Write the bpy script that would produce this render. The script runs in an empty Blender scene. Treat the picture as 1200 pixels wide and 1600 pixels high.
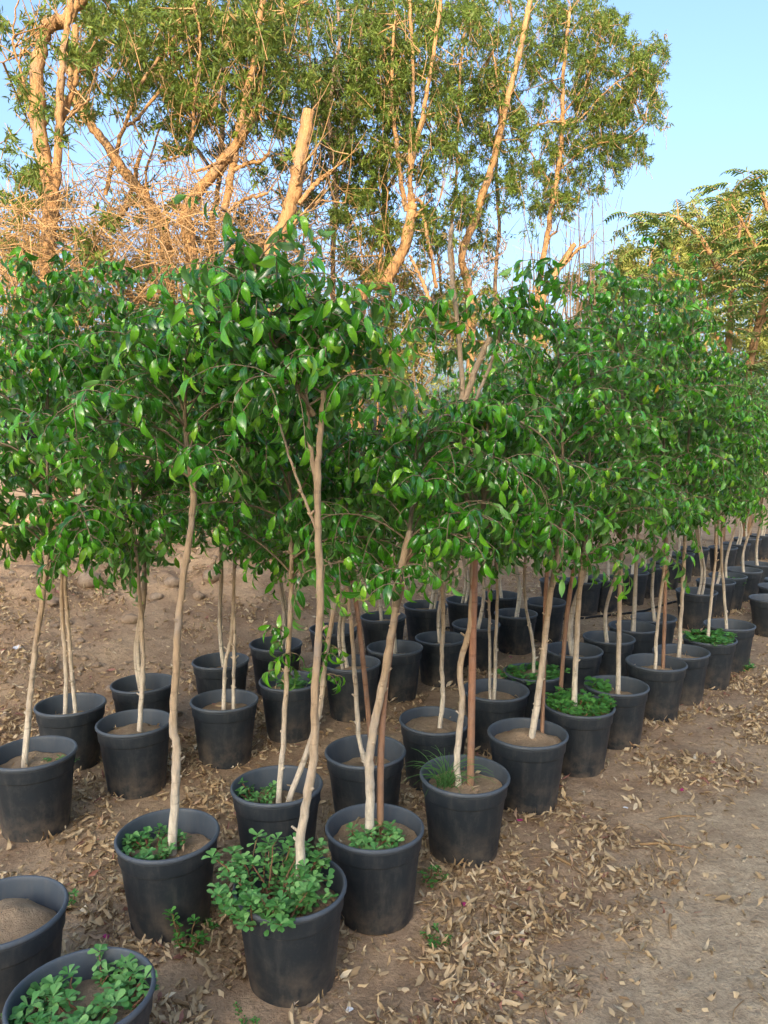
import bpy, math, random
import numpy as np
from mathutils import Vector, Matrix

# ------------------------------------------------------------------ camera, sky, sun, exposure
sc = bpy.context.scene
COL = sc.collection
CAM_H = 1.73
PITCH = math.radians(5.5)
FPX = 1200.0                      # focal length in pixels of a 1200 x 1600 frame
cam_d = bpy.data.cameras.new('camera')
cam_d.sensor_fit = 'VERTICAL'
cam_d.sensor_height = 24.0
cam_d.lens = 24.0 * FPX / 1600.0
cam_d.clip_start = 0.05
cam_d.clip_end = 2000.0
cam = bpy.data.objects.new('camera', cam_d)
cam.location = (0, 0, CAM_H)
cam.rotation_euler = (math.pi / 2 - PITCH, 0, 0)
COL.objects.link(cam)
sc.camera = cam

SUN_EL = math.radians(18)
SUN_AZ = math.radians(188)        # clockwise from +Y: the sun stands low behind the viewer
world = bpy.data.worlds.new('World')
sc.world = world
world.use_nodes = True
wn = world.node_tree.nodes
sky = wn.new('ShaderNodeTexSky')
sky.sky_type = 'NISHITA'
sky.sun_disc = False
sky.sun_elevation = SUN_EL
sky.sun_rotation = SUN_AZ
sky.air_density = 1.0
sky.dust_density = 7.0
sky.ozone_density = 3.1
world.node_tree.links.new(sky.outputs[0], wn['Background'].inputs[0])
wn['Background'].inputs[1].default_value = 0.15
sun_d = bpy.data.lights.new('sun', 'SUN')
sun_d.energy = 2.6
sun_d.angle = math.radians(0.6)
sun_d.color = (1.0, 0.74, 0.44)
sun = bpy.data.objects.new('sun', sun_d)
sdir = Vector((math.sin(SUN_AZ) * math.cos(SUN_EL), math.cos(SUN_AZ) * math.cos(SUN_EL), math.sin(SUN_EL)))
sun.rotation_euler = sdir.to_track_quat('Z', 'Y').to_euler()
COL.objects.link(sun)
sc.cycles.max_bounces = 6
sc.cycles.diffuse_bounces = 3
sc.cycles.glossy_bounces = 2
sc.view_settings.view_transform = 'Standard'
sc.view_settings.look = 'None'
sc.view_settings.gamma = 1.0
sc.view_settings.use_curve_mapping = False
sc.view_settings.exposure = 1.85

# ------------------------------------------------------------------ helpers
rng = np.random.default_rng(7)
C_, S_ = math.cos(PITCH), math.sin(PITCH)
CAMP = np.array([0, 0, CAM_H])

def ray(u, v):
    a, b = (u - 600) / FPX, (800 - v) / FPX
    return np.array([a, C_ + b * S_, -S_ + b * C_])

def at_y(u, v, Y):                # the point at forward distance Y
    r = ray(u, v)
    return CAMP + r * (Y / r[1])

def at_z(u, v, z):                # the point at height z
    r = ray(u, v)
    return CAMP + r * ((z - CAM_H) / r[2])

def tag(o, label=None, cat=None, group=None, kind=None):
    if label: o['label'] = label
    if cat: o['category'] = cat
    if group: o['group'] = group
    if kind: o['kind'] = kind
    return o

def make_mesh(name, V, quads=None, tris=None, tint=None, uv=None, smooth=True, mat=None):
    V = np.asarray(V, dtype=np.float32)
    q = np.asarray(quads if quads is not None else np.zeros((0, 4)), dtype=np.int32).reshape(-1, 4)
    t = np.asarray(tris if tris is not None else np.zeros((0, 3)), dtype=np.int32).reshape(-1, 3)
    me = bpy.data.meshes.new(name)
    me.vertices.add(len(V))
    me.vertices.foreach_set('co', V.ravel())
    idx = np.concatenate([q.ravel(), t.ravel()])
    me.loops.add(len(idx))
    me.loops.foreach_set('vertex_index', idx)
    me.polygons.add(len(q) + len(t))
    start = np.concatenate([np.arange(len(q)) * 4, len(q) * 4 + np.arange(len(t)) * 3]).astype(np.int32)
    me.polygons.foreach_set('loop_start', start)
    me.update(calc_edges=True)
    me.polygons.foreach_set('use_smooth', np.full(len(q) + len(t), smooth))
    if uv is not None:
        l = me.uv_layers.new(name='UVMap')
        l.data.foreach_set('uv', np.asarray(uv, dtype=np.float32)[idx].ravel())
    if tint is not None:
        a = me.attributes.new('tint', 'FLOAT', 'POINT')
        a.data.foreach_set('value', np.asarray(tint, dtype=np.float32))
    if mat: me.materials.append(mat)
    me.validate()
    return me

def link(name, me, parent=None, loc=None):
    o = bpy.data.objects.new(name, me)
    COL.objects.link(o)
    if parent is not None: o.parent = parent
    if loc is not None: o.location = loc
    return o

def empty(name, loc):
    o = bpy.data.objects.new(name, None)
    o.empty_display_size = 0.1
    o.location = loc
    COL.objects.link(o)
    return o

class MB:                          # collects pieces of ONE mesh
    def __init__(self):
        self.v, self.q, self.t, self.n, self.tv = [], [], [], 0, []
    def add(self, V, q=None, t=None, tint=0.0):
        V = np.asarray(V, dtype=float)
        if q is not None and len(q): self.q.append(np.asarray(q) + self.n)
        if t is not None and len(t): self.t.append(np.asarray(t) + self.n)
        self.v.append(V); self.n += len(V); self.tv.append(np.full(len(V), tint))
    def mesh(self, name, mat, smooth=True, off=None):
        V = np.concatenate(self.v)
        if off is not None: V = V - np.asarray(off)
        return make_mesh(name, V, np.concatenate(self.q) if self.q else None, np.concatenate(self.t) if self.t else None,
                         tint=np.concatenate(self.tv), smooth=smooth, mat=mat)

def spline(P, n):                  # Catmull-Rom through the points
    P = np.asarray(P, dtype=float)
    if len(P) == 2: 
        s = np.linspace(0, 1, n)[:, None]
        return P[0] * (1 - s) + P[1] * s
    E = np.vstack([2 * P[0] - P[1], P, 2 * P[-1] - P[-2]])
    s = np.linspace(0, len(P) - 1 - 1e-6, n)
    i = s.astype(int); f = (s - i)[:, None]
    a, b, c, d = E[i], E[i + 1], E[i + 2], E[i + 3]
    return .5 * ((2 * b) + (c - a) * f + (2 * a - 5 * b + 4 * c - d) * f ** 2 + (3 * b - a - 3 * c + d) * f ** 3)

def tube(mb, P, r, segs=6, cap=True, tint=0.0, rough=0.0):
    P = np.asarray(P, dtype=float); n = len(P)
    r = np.broadcast_to(np.asarray(r, dtype=float), (n,))
    T = np.gradient(P, axis=0)
    T /= np.linalg.norm(T, axis=1)[:, None] + 1e-9
    ref = np.array([0.31, 0.87, 0.1]) if abs(T[0][2]) > .7 else np.array([0.05, 0.1, 1.0])
    A = np.cross(T, ref); A /= np.linalg.norm(A, axis=1)[:, None] + 1e-9
    B = np.cross(T, A)
    a = np.linspace(0, 2 * np.pi, segs, endpoint=False)
    rr = r[:, None, None] * np.ones((n, segs, 1))
    if rough: rr = rr * (1 + rough * rng.standard_normal((n, segs, 1)))
    V = P[:, None, :] + rr * (A[:, None, :] * np.cos(a)[None, :, None] + B[:, None, :] * np.sin(a)[None, :, None])
    V = V.reshape(-1, 3)
    i = np.arange(n - 1)[:, None] * segs; j = np.arange(segs)[None, :]; k = (j + 1) % segs
    q = np.stack([i + j, i + segs + j, i + segs + k, i + k], -1).reshape(-1, 4)
    t = None
    if cap:
        V = np.vstack([V, P[-1] + T[-1] * r[-1] * .3])
        e = (n - 1) * segs
        t = np.stack([e + np.arange(segs), np.full(segs, n * segs), e + (np.arange(segs) + 1) % segs], -1)
    mb.add(V, q, t, tint)

def unit(v):
    v = np.asarray(v, dtype=float)
    return v / (np.linalg.norm(v, axis=-1, keepdims=True) + 1e-9)

_perm = np.random.default_rng(3).random((256, 256))
def vnoise(x, y):                  # smooth value noise, 0..1
    x = np.asarray(x, dtype=float); y = np.asarray(y, dtype=float)
    xi, yi = np.floor(x).astype(int), np.floor(y).astype(int)
    fx, fy = x - xi, y - yi
    fx, fy = fx * fx * (3 - 2 * fx), fy * fy * (3 - 2 * fy)
    g = lambda a, b: _perm[a % 256, b % 256]
    return (g(xi, yi) * (1 - fx) + g(xi + 1, yi) * fx) * (1 - fy) + (g(xi, yi + 1) * (1 - fx) + g(xi + 1, yi + 1) * fx) * fy

# row frame: the pot rows run along M, N points from the path towards the earth bank
Mx, My = 0.66, 0.751
Nx, Ny = -0.751, 0.66
def row_n(x, y): return x * Nx + y * Ny
def row_m(x, y): return x * Mx + y * My
def ss(a, b, x):
    t = np.clip((x - a) / (b - a), 0, 1)
    return t * t * (3 - 2 * t)

def ground_z(x, y):
    x = np.asarray(x, dtype=float); y = np.asarray(y, dtype=float)
    n = row_n(x, y); m = row_m(x, y)
    near = ss(60, 20, np.hypot(x, y))
    edge = 4.15 + .35 * (vnoise(m * .6 + 9, 3.3) - .5)
    bank = .62 * ss(edge, edge + 2.6, n) * (1 - .55 * ss(4.5, 8.0, m))
    z = bank + bank * .35 * (vnoise(x * 2.1, y * 2.1) - .5) + bank * .16 * (vnoise(x * 6, y * 6) - .5)
    z = z + near * (.035 * (vnoise(x * 1.3 + 5, y * 1.3) - .5) + .016 * (vnoise(x * 5, y * 5 + 8) - .5) + .007 * (vnoise(x * 17, y * 17) - .5))
    return z

# ------------------------------------------------------------------ materials
def new_mat(name):
    m = bpy.data.materials.new(name); m.use_nodes = True
    nt = m.node_tree
    return m, nt, nt.nodes['Principled BSDF'], nt.nodes['Material Output']
def nd(nt, typ, **kw):
    n = nt.nodes.new(typ)
    for k, v in kw.items(): setattr(n, k, v)
    return n
def ramp(nt, fac, stops, interp='LINEAR'):
    r = nd(nt, 'ShaderNodeValToRGB'); r.color_ramp.interpolation = interp
    el = r.color_ramp.elements
    while len(el) < len(stops): el.new(.5)
    for e, (p, c) in zip(el, stops): e.position = p; e.color = (*c, 1) if len(c) == 3 else c
    nt.links.new(fac, r.inputs[0])
    return r.outputs[0]
def noise(nt, scale, detail=4, rough=.55, coord=None, dim='3D'):
    n = nd(nt, 'ShaderNodeTexNoise'); n.inputs['Scale'].default_value = scale
    n.inputs['Detail'].default_value = detail; n.inputs['Roughness'].default_value = rough
    if coord is not None: nt.links.new(coord, n.inputs['Vector'])
    return n.outputs['Fac']
def mix(nt, fac, a, b, mode='MIX'):
    m = nd(nt, 'ShaderNodeMix', data_type='RGBA', blend_type=mode)
    for s, v in ((m.inputs[0], fac), (m.inputs[6], a), (m.inputs[7], b)):
        if hasattr(v, 'is_output'): nt.links.new(v, s)
        elif isinstance(v, (tuple, list)): s.default_value = (*v, 1)
        else: s.default_value = v
    return m.outputs[2]
def math_n(nt, op, a, b=None, clamp=False):
    m = nd(nt, 'ShaderNodeMath', operation=op); m.use_clamp = clamp
    for s, v in zip(m.inputs, (a, b)):
        if v is None: continue
        if hasattr(v, 'is_output'): nt.links.new(v, s)
        else: s.default_value = v
    return m.outputs[0]
def bump(nt, h, strength, dist, bsdf):
    b = nd(nt, 'ShaderNodeBump'); b.inputs['Strength'].default_value = strength; b.inputs['Distance'].default_value = dist
    nt.links.new(h, b.inputs['Height']); nt.links.new(b.outputs[0], bsdf.inputs['Normal'])
def texco(nt, out='Object'):
    return nd(nt, 'ShaderNodeTexCoord').outputs[out]
def attr(nt, name):
    return nd(nt, 'ShaderNodeAttribute', attribute_name=name).outputs['Fac']

def leaf_material(name, stops, back, rough=.3, trans=.25, rib=None, rib_w=.05, from_object=False, transcol=(.25, .45, .05), spec=.5):
    m, nt, b, out = new_mat(name)
    if from_object:
        oi = nd(nt, 'ShaderNodeObjectInfo')
        sep = nd(nt, 'ShaderNodeSeparateColor'); nt.links.new(oi.outputs['Color'], sep.inputs[0])
        tint = sep.outputs[0]
    else: tint = attr(nt, 'tint')
    col = ramp(nt, tint, stops)
    col = mix(nt, math_n(nt, 'MULTIPLY', noise(nt, 60, 2), .22), col, (.02, .05, .01))
    if rib:
        uv = nd(nt, 'ShaderNodeUVMap'); sep2 = nd(nt, 'ShaderNodeSeparateXYZ'); nt.links.new(uv.outputs[0], sep2.inputs[0])
        d = math_n(nt, 'ABSOLUTE', math_n(nt, 'SUBTRACT', sep2.outputs[0], .5))
        f = math_n(nt, 'SUBTRACT', 1.0, math_n(nt, 'DIVIDE', d, rib_w), True)
        col = mix(nt, math_n(nt, 'MULTIPLY', f, .75), col, rib)
    geo = nd(nt, 'ShaderNodeNewGeometry')
    bk = mix(nt, .6, col, back)
    c2 = mix(nt, geo.outputs['Backfacing'], col, bk)
    nt.links.new(c2, b.inputs['Base Color'])
    r = math_n(nt, 'ADD', rough, math_n(nt, 'MULTIPLY', geo.outputs['Backfacing'], .3))
    nt.links.new(r, b.inputs['Roughness'])
    b.inputs['Specular IOR Level'].default_value = spec
    if trans > 0:
        tr = nd(nt, 'ShaderNodeBsdfTranslucent')
        nt.links.new(mix(nt, .5, c2, transcol), tr.inputs[0])
        ms = nd(nt, 'ShaderNodeMixShader'); ms.inputs[0].default_value = trans
        nt.links.new(b.outputs[0], ms.inputs[1]); nt.links.new(tr.outputs[0], ms.inputs[2])
        nt.links.new(ms.outputs[0], out.inputs[0])
    return m

FIG_STOPS = [(0, (.006, .055, .003)), (.25, (.018, .14, .005)), (.5, (.06, .30, .008)), (.78, (.14, .46, .016)), (.93, (.27, .58, .03)), (.985, (.35, .6, .05)), (1.0, (.75, .5, .03))]  # low stops darkened to put crown-interior shade into the leaf colour
M_FIG = leaf_material('fig_leaf', FIG_STOPS, (.13, .27, .06), rough=.16, trans=.24, spec=.7, rib=(.2, .36, .1))
M_FIG_O = leaf_material('fig_leaf_single', FIG_STOPS, (.13, .27, .06), rough=.16, trans=.24, spec=.7, rib=(.2, .36, .1), from_object=True)
PUR_STOPS = [(0, (.06, .21, .045)), (.5, (.13, .34, .09)), (1, (.24, .47, .14))]
M_PUR = leaf_material('purslane_leaf', PUR_STOPS, (.18, .33, .16), rough=.42, trans=.12, spec=.35)
M_PUR_O = leaf_material('purslane_leaf_single', PUR_STOPS, (.18, .33, .16), rough=.42, trans=.12, from_object=True, spec=.35)
M_MINT = leaf_material('weed_leaf', [(0, (.05, .19, .035)), (1, (.13, .36, .07))], (.13, .27, .08), rough=.5, trans=.15, spec=.3)
M_BGLEAF = leaf_material('windbreak_leaf', [(0, (.035, .075, .012)), (.5, (.085, .145, .02)), (.85, (.16, .235, .03)), (1, (.30, .20, .09))], (.13, .18, .05), rough=.45, trans=.3, transcol=(.3, .35, .05), spec=.3)
M_BGSHADED = leaf_material('windbreak_shaded_leaf', [(0, (.02, .05, .012)), (.6, (.045, .085, .018)), (1, (.08, .12, .025))], (.07, .1, .04), rough=.45, trans=.2, transcol=(.15, .22, .03), spec=.3)  # windbreak leaves standing in shade: the shade is put into this darker colour
M_OLIVE = leaf_material('olive_leaf', [(0, (.13, .17, .03)), (.6, (.25, .28, .06)), (1, (.38, .36, .1))], (.2, .24, .08), rough=.5, trans=.3, transcol=(.35, .35, .08), spec=.3)
M_FROND = leaf_material('frond_leaf', [(0, (.07, .17, .04)), (.6, (.17, .27, .06)), (1, (.33, .37, .10))], (.16, .22, .08), rough=.5, trans=.25, spec=.3)
DRY_STOPS = [(0, (.055, .035, .025)), (.18, (.13, .075, .042)), (.4, (.27, .165, .085)), (.62, (.52, .36, .19)), (.82, (.70, .53, .31)), (.93, (.80, .68, .48)), (.96, (.30, .13, .10)), (1.0, (.36, .17, .13))]
M_DRY = leaf_material('dry_leaf', DRY_STOPS, (.56, .42, .25), rough=.6, trans=.12, transcol=(.4, .25, .1), spec=.25)
M_DRY_O = leaf_material('dry_leaf_single', DRY_STOPS, (.56, .42, .25), rough=.6, trans=.12, transcol=(.4, .25, .1), from_object=True, spec=.25)

def bark_material(name, low, high, z0, z1, scale=30, bands=True, rough=.75, relief=.004, crack=.45):
    m, nt, b, out = new_mat(name)
    co = texco(nt)
    sep = nd(nt, 'ShaderNodeSeparateXYZ'); nt.links.new(co, sep.inputs[0])
    nz = noise(nt, 9, 3, .6, co)
    f = math_n(nt, 'DIVIDE', math_n(nt, 'SUBTRACT', math_n(nt, 'ADD', sep.outputs[2], math_n(nt, 'MULTIPLY', math_n(nt, 'SUBTRACT', nz, .5), .5)), z0), z1 - z0, True)
    col = mix(nt, f, low, high)
    mp = nd(nt, 'ShaderNodeMapping'); mp.inputs['Scale'].default_value = (1, 1, .25); nt.links.new(co, mp.inputs[0])
    st = noise(nt, scale * 2.2, 5, .65, mp.outputs[0])
    col = mix(nt, math_n(nt, 'MULTIPLY', ramp(nt, st, [(.42, (0, 0, 0)), (.7, (1, 1, 1))]), .6), col, tuple(c * crack for c in high))
    col = mix(nt, math_n(nt, 'MULTIPLY', ramp(nt, noise(nt, scale * .35, 4, .6, co), [(.5, (0, 0, 0)), (.7, (1, 1, 1))]), .35), col, tuple(sum(high) / 3 * k for k in (.95, .95, .95)))
    if bands:
        mp2 = nd(nt, 'ShaderNodeMapping'); mp2.inputs['Scale'].default_value = (.6, .6, 5); nt.links.new(co, mp2.inputs[0])
        bd = noise(nt, 9, 2, .5, mp2.outputs[0])
        col = mix(nt, math_n(nt, 'MULTIPLY', ramp(nt, bd, [(.58, (0, 0, 0)), (.68, (1, 1, 1))]), .5), col, tuple(c * .5 for c in high))
    nt.links.new(col, b.inputs['Base Color']); b.inputs['Roughness'].default_value = rough
    b.inputs['Specular IOR Level'].default_value = .25
    bump(nt, st, .8, relief, b)
    return m
M_FIGBARK = bark_material('fig_bark', (.74, .65, .50), (.45, .32, .195), .12, .62, relief=.008)
M_TWIG = bark_material('fig_twig', (.27, .19, .11), (.25, .18, .10), 0, 1, bands=False)
M_STAKE = bark_material('stake_wood', (.34, .2, .12), (.36, .19, .11), .1, .9)
M_REDSTAKE = bark_material('red_stake_wood', (.38, .22, .13), (.36, .18, .105), .1, .6)
M_BGBARK = bark_material('windbreak_bark', (.33, .195, .095), (.37, .22, .105), 1, 5, scale=12, bands=False, rough=.9, relief=.04, crack=.35)
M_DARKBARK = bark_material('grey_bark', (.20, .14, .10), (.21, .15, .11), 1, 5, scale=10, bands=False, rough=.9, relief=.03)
M_BRUSH = bark_material('dead_twig', (.37, .235, .11), (.40, .255, .12), 0, 4, scale=12, bands=False, rough=.9)
M_STEM = bark_material('purslane_stem', (.25, .10, .06), (.20, .15, .06), 0, .2, bands=False)

def pot_material(name, rim=False):
    m, nt, b, out = new_mat(name)
    co = texco(nt)
    oi = nd(nt, 'ShaderNodeObjectInfo')
    sh = nd(nt, 'ShaderNodeVectorMath', operation='ADD'); nt.links.new(co, sh.inputs[0]); nt.links.new(oi.outputs['Location'], sh.inputs[1])
    base = (.055, .068, .082) if rim else (.017, .023, .029)
    col = mix(nt, math_n(nt, 'MULTIPLY', noise(nt, 7, 4, .6, sh.outputs[0]), .8), base, tuple(c * 1.7 for c in base))
    mp = nd(nt, 'ShaderNodeMapping'); mp.inputs['Scale'].default_value = (1, 1, .18); nt.links.new(sh.outputs[0], mp.inputs[0])
    streak = ramp(nt, noise(nt, 26, 5, .7, mp.outputs[0]), [(.5, (0, 0, 0)), (.78, (1, 1, 1))])
    col = mix(nt, math_n(nt, 'MULTIPLY', streak, .30), col, (.17, .16, .14))
    dust = ramp(nt, noise(nt, 16, 6, .8, sh.outputs[0]), [(.5, (0, 0, 0)), (.72, (1, 1, 1))])
    col = mix(nt, math_n(nt, 'MULTIPLY', dust, .22), col, (.15, .145, .13))
    speck = ramp(nt, noise(nt, 120, 3, .7, sh.outputs[0]), [(.66, (0, 0, 0)), (.74, (1, 1, 1))])
    col = mix(nt, math_n(nt, 'MULTIPLY', speck, .22), col, (.25, .22, .18))
    if not rim:                    # splashed soil on the foot of the pot
        sep = nd(nt, 'ShaderNodeSeparateXYZ'); nt.links.new(co, sep.inputs[0])
        lo = math_n(nt, 'SUBTRACT', 1.0, math_n(nt, 'DIVIDE', sep.outputs[2], .19), True)
        dn = ramp(nt, noise(nt, 14, 5, .65, sh.outputs[0]), [(.4, (0, 0, 0)), (.75, (1, 1, 1))])
        col = mix(nt, math_n(nt, 'MULTIPLY', math_n(nt, 'MULTIPLY', lo, dn), .8), col, (.26, .2, .14))
    nt.links.new(col, b.inputs['Base Color'])
    r = math_n(nt, 'ADD', .40, math_n(nt, 'MULTIPLY', noise(nt, 20, 3, .6, sh.outputs[0]), .25))
    nt.links.new(r, b.inputs['Roughness'])
    b.inputs['Specular IOR Level'].default_value = .4
    bump(nt, noise(nt, 45, 3, .6, sh.outputs[0]), .12, .002, b)
    return m
M_POT = pot_material('pot_plastic')
M_RIM = pot_material('pot_rim_plastic', True)

def soil_material(name, cols, sc_=1.0, grit=.5, paths=False):
    m, nt, b, out = new_mat(name)
    co = nd(nt, 'ShaderNodeNewGeometry').outputs['Position']
    n1 = noise(nt, 1.1 * sc_, 5, .6, co); n2 = noise(nt, 9 * sc_, 6, .7, co); n3 = noise(nt, 90 * sc_, 4, .7, co); n4 = noise(nt, 3.4 * sc_, 5, .65, co); n5 = noise(nt, 34 * sc_, 5, .7, co)
    col = mix(nt, ramp(nt, n1, [(.38, (0, 0, 0)), (.62, (1, 1, 1))]), cols[0], cols[1])
    col = mix(nt, ramp(nt, n4, [(.45, (0, 0, 0)), (.66, (.8, .8, .8))]), col, cols[2])
    if paths:                      # the trodden path is greyer, bare, dry sand
        sep = nd(nt, 'ShaderNodeSeparateXYZ'); nt.links.new(co, sep.inputs[0])
        nn = math_n(nt, 'ADD', math_n(nt, 'MULTIPLY', sep.outputs[0], Nx), math_n(nt, 'MULTIPLY', sep.outputs[1], Ny))
        nn = math_n(nt, 'ADD', nn, math_n(nt, 'MULTIPLY', math_n(nt, 'SUBTRACT', n4, .5), .9))
        f = math_n(nt, 'SUBTRACT', 1.0, math_n(nt, 'DIVIDE', math_n(nt, 'SUBTRACT', nn, .85), .45), True)
        col = mix(nt, math_n(nt, 'MULTIPLY', f, .7), col, mix(nt, n2, (.56, .435, .275), (.68, .545, .355)))
    col = mix(nt, math_n(nt, 'MULTIPLY', ramp(nt, n2, [(.35, (1, 1, 1)), (.6, (0, 0, 0))]), .32), col, tuple(c * .45 for c in cols[0]))
    col = mix(nt, math_n(nt, 'MULTIPLY', ramp(nt, n3, [(.3, (1, 1, 1)), (.55, (0, 0, 0))]), grit), col, tuple(c * .35 for c in cols[0]))
    col = mix(nt, math_n(nt, 'MULTIPLY', ramp(nt, n5, [(.36, (1, 1, 1)), (.55, (0, 0, 0))]), .35), col, tuple(c * .45 for c in cols[0]))
    col = mix(nt, math_n(nt, 'MULTIPLY', ramp(nt, n3, [(.62, (0, 0, 0)), (.75, (1, 1, 1))]), .3), col, (.5, .42, .32))
    nt.links.new(col, b.inputs['Base Color']); b.inputs['Roughness'].default_value = .95
    b.inputs['Specular IOR Level'].default_value = .15
    h = math_n(nt, 'ADD', math_n(nt, 'ADD', math_n(nt, 'MULTIPLY', n2, 1.0), math_n(nt, 'MULTIPLY', n5, .6)), math_n(nt, 'MULTIPLY', n3, .35))
    bump(nt, h, .9, .02, b)
    return m
M_GROUND = soil_material('nursery_ground', [(.43, .285, .17), (.60, .43, .265), (.29, .185, .11)], paths=True)
M_SOIL = soil_material('pot_soil', [(.46, .325, .20), (.56, .41, .265), (.37, .25, .15)], 3.0, .35)
M_ROCK = soil_material('rock_surface', [(.45, .33, .22), (.56, .44, .32), (.38, .27, .18)], 4, .25)

def plain(name, c, rough=.6, spec=.3, var=.25, scale=20):
    m, nt, b, out = new_mat(name)
    nt.links.new(mix(nt, math_n(nt, 'MULTIPLY', noise(nt, scale, 4), var * 2), c, tuple(x * .5 for x in c)), b.inputs['Base Color'])
    b.inputs['Roughness'].default_value = rough; b.inputs['Specular IOR Level'].default_value = spec
    return m
M_HOSE = plain('hose_plastic', (.012, .012, .013), .5)
M_PAPER = plain('paper', (.65, .66, .68), .8)
M_PINK = plain('bougainvillea_petal', (.48, .05, .2), .6)
M_WALL = plain('blocker_render', (.5, .45, .38), .9, .1, .15, 3)
M_METAL = plain('blocker_metal', (.35, .36, .37), .5)
M_TIE = plain('tie_wire', (.02, .02, .02), .5)

# ------------------------------------------------------------------ ground
def axis_coords(a, b, n, far):
    core = np.linspace(a, b, n); st = core[1] - core[0]
    out = [st]
    while sum(out) < far: out.append(out[-1] * 1.16)
    o = np.cumsum(out)
    return np.concatenate([(a - o)[::-1], core, b + o])
gx = axis_coords(-3.6, 4.6, 250, 320); gy = axis_coords(1.2, 9.5, 230, 330)
GX, GY = np.meshgrid(gx, gy)
GV = np.stack([GX, GY, ground_z(GX, GY)], -1).reshape(-1, 3)
ni, nj = GX.shape
i = np.arange(ni - 1)[:, None] * nj; j = np.arange(nj - 1)[None, :]
GQ = np.stack([i + j, i + j + 1, i + nj + j + 1, i + nj + j], -1).reshape(-1, 4)
ground = link('ground', make_mesh('ground', GV, GQ, mat=M_GROUND))
tag(ground, 'bare sandy nursery ground rising into an earth bank', None, None, 'structure')

# unseen blocker behind the viewer, added and shaped to throw shade over the nursery
SH_N, SH_H = -15.0, 14.3
def mn(m, n, z): return np.array([m * Mx + n * Nx, m * My + n * Ny, z])
def box_mn(mb, m0, m1, n0, n1, z0, z1):
    V = np.array([mn(m, n, z) for z in (z0, z1) for (m, n) in ((m0, n0), (m1, n0), (m1, n1), (m0, n1))])
    mb.add(V, [[3, 2, 1, 0], [4, 5, 6, 7], [0, 1, 5, 4], [1, 2, 6, 5], [2, 3, 7, 6], [3, 0, 4, 7]])
blocker = empty('shade_blocker', mn(-25, SH_N, 0)); so = np.array(blocker.location)
mb = MB(); box_mn(mb, -44, -6, SH_N - 8, SH_N, -.3, SH_H - .25); link('blocker_side', mb.mesh('blocker_wall', M_WALL, False, so), blocker)
mb = MB(); box_mn(mb, -44.4, -5.6, SH_N - 8.4, SH_N + .35, SH_H - .249, SH_H); link('blocker_top', mb.mesh('blocker_roof', M_METAL, False, so), blocker)
for k in range(5):
    mb = MB(); box_mn(mb, -42 + k * 7.3, -38 + k * 7.3, SH_N, SH_N + .06, 0, 4.2); link('blocker_panel', mb.mesh('blocker_door', M_METAL, False, so), blocker)
tag(blocker, 'long pale blocker with grey metal top, added unseen to shade the nursery', 'blocker')

# ------------------------------------------------------------------ pots
POT_R, POT_H = .18, .342
def lathe(prof, segs=44, wob=0):
    a = np.linspace(0, 2 * np.pi, segs, endpoint=False)
    V = np.array([[r * math.cos(t), r * math.sin(t), z] for (r, z) in prof for t in a])
    n = len(prof)
    i = np.arange(n - 1)[:, None] * segs; j = np.arange(segs)[None, :]; k = (j + 1) % segs
    return V, np.stack([i + j, i + k, i + segs + k, i + segs + j], -1).reshape(-1, 4)
V, Q = lathe([(.002, .0), (.128, .0), (.134, .003), (.137, .010), (.1645, .262), (.1655, .2655), (.1695, .267), (.1705, .2695), (.1738, .318)])
ME_POT = make_mesh('nursery_pot', V, Q, mat=M_POT)
V, Q = lathe([(.1738, .318), (.1745, .3235), (.1795, .3245), (.1822, .3285), (.1826, .3335), (.1808, .3385), (.177, .3415), (.1728, .3408), (.1702, .3365), (.1690, .325), (.1655, .29), (.160, .23), (.152, .16)])
ME_RIM = make_mesh('pot_rim', V, Q, mat=M_RIM)
def soil_mesh(seed, mound):
    r_ = np.random.default_rng(seed); segs = 36; rings = [.002, .03, .06, .09, .115, .138, .152, .1635]
    V = []
    ox, oy = r_.random(2) * 50
    for r in rings:
        for t in np.linspace(0, 2 * np.pi, segs, endpoint=False):
            x, y = r * math.cos(t), r * math.sin(t)
            z = .028 * (vnoise(x * 14 + ox, y * 14 + oy) - .5) + .012 * (vnoise(x * 40 + ox, y * 40 + oy) - .5) + mound * (1 - (r / .165) ** 2)
            V.append((x, y, z if r < .16 else z - .004))
    n = len(rings); i = np.arange(n - 1)[:, None] * segs; j = np.arange(segs)[None, :]; k = (j + 1) % segs
    return make_mesh('soil', V, np.stack([i + j, i + k, i + segs + k, i + segs + j], -1).reshape(-1, 4), mat=M_SOIL)
ME_SOIL = [soil_mesh(10 + k, m) for k, m in enumerate((.0, .015, .03, .0, .02))]
ME_MOUND = soil_mesh(77, .06)

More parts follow.
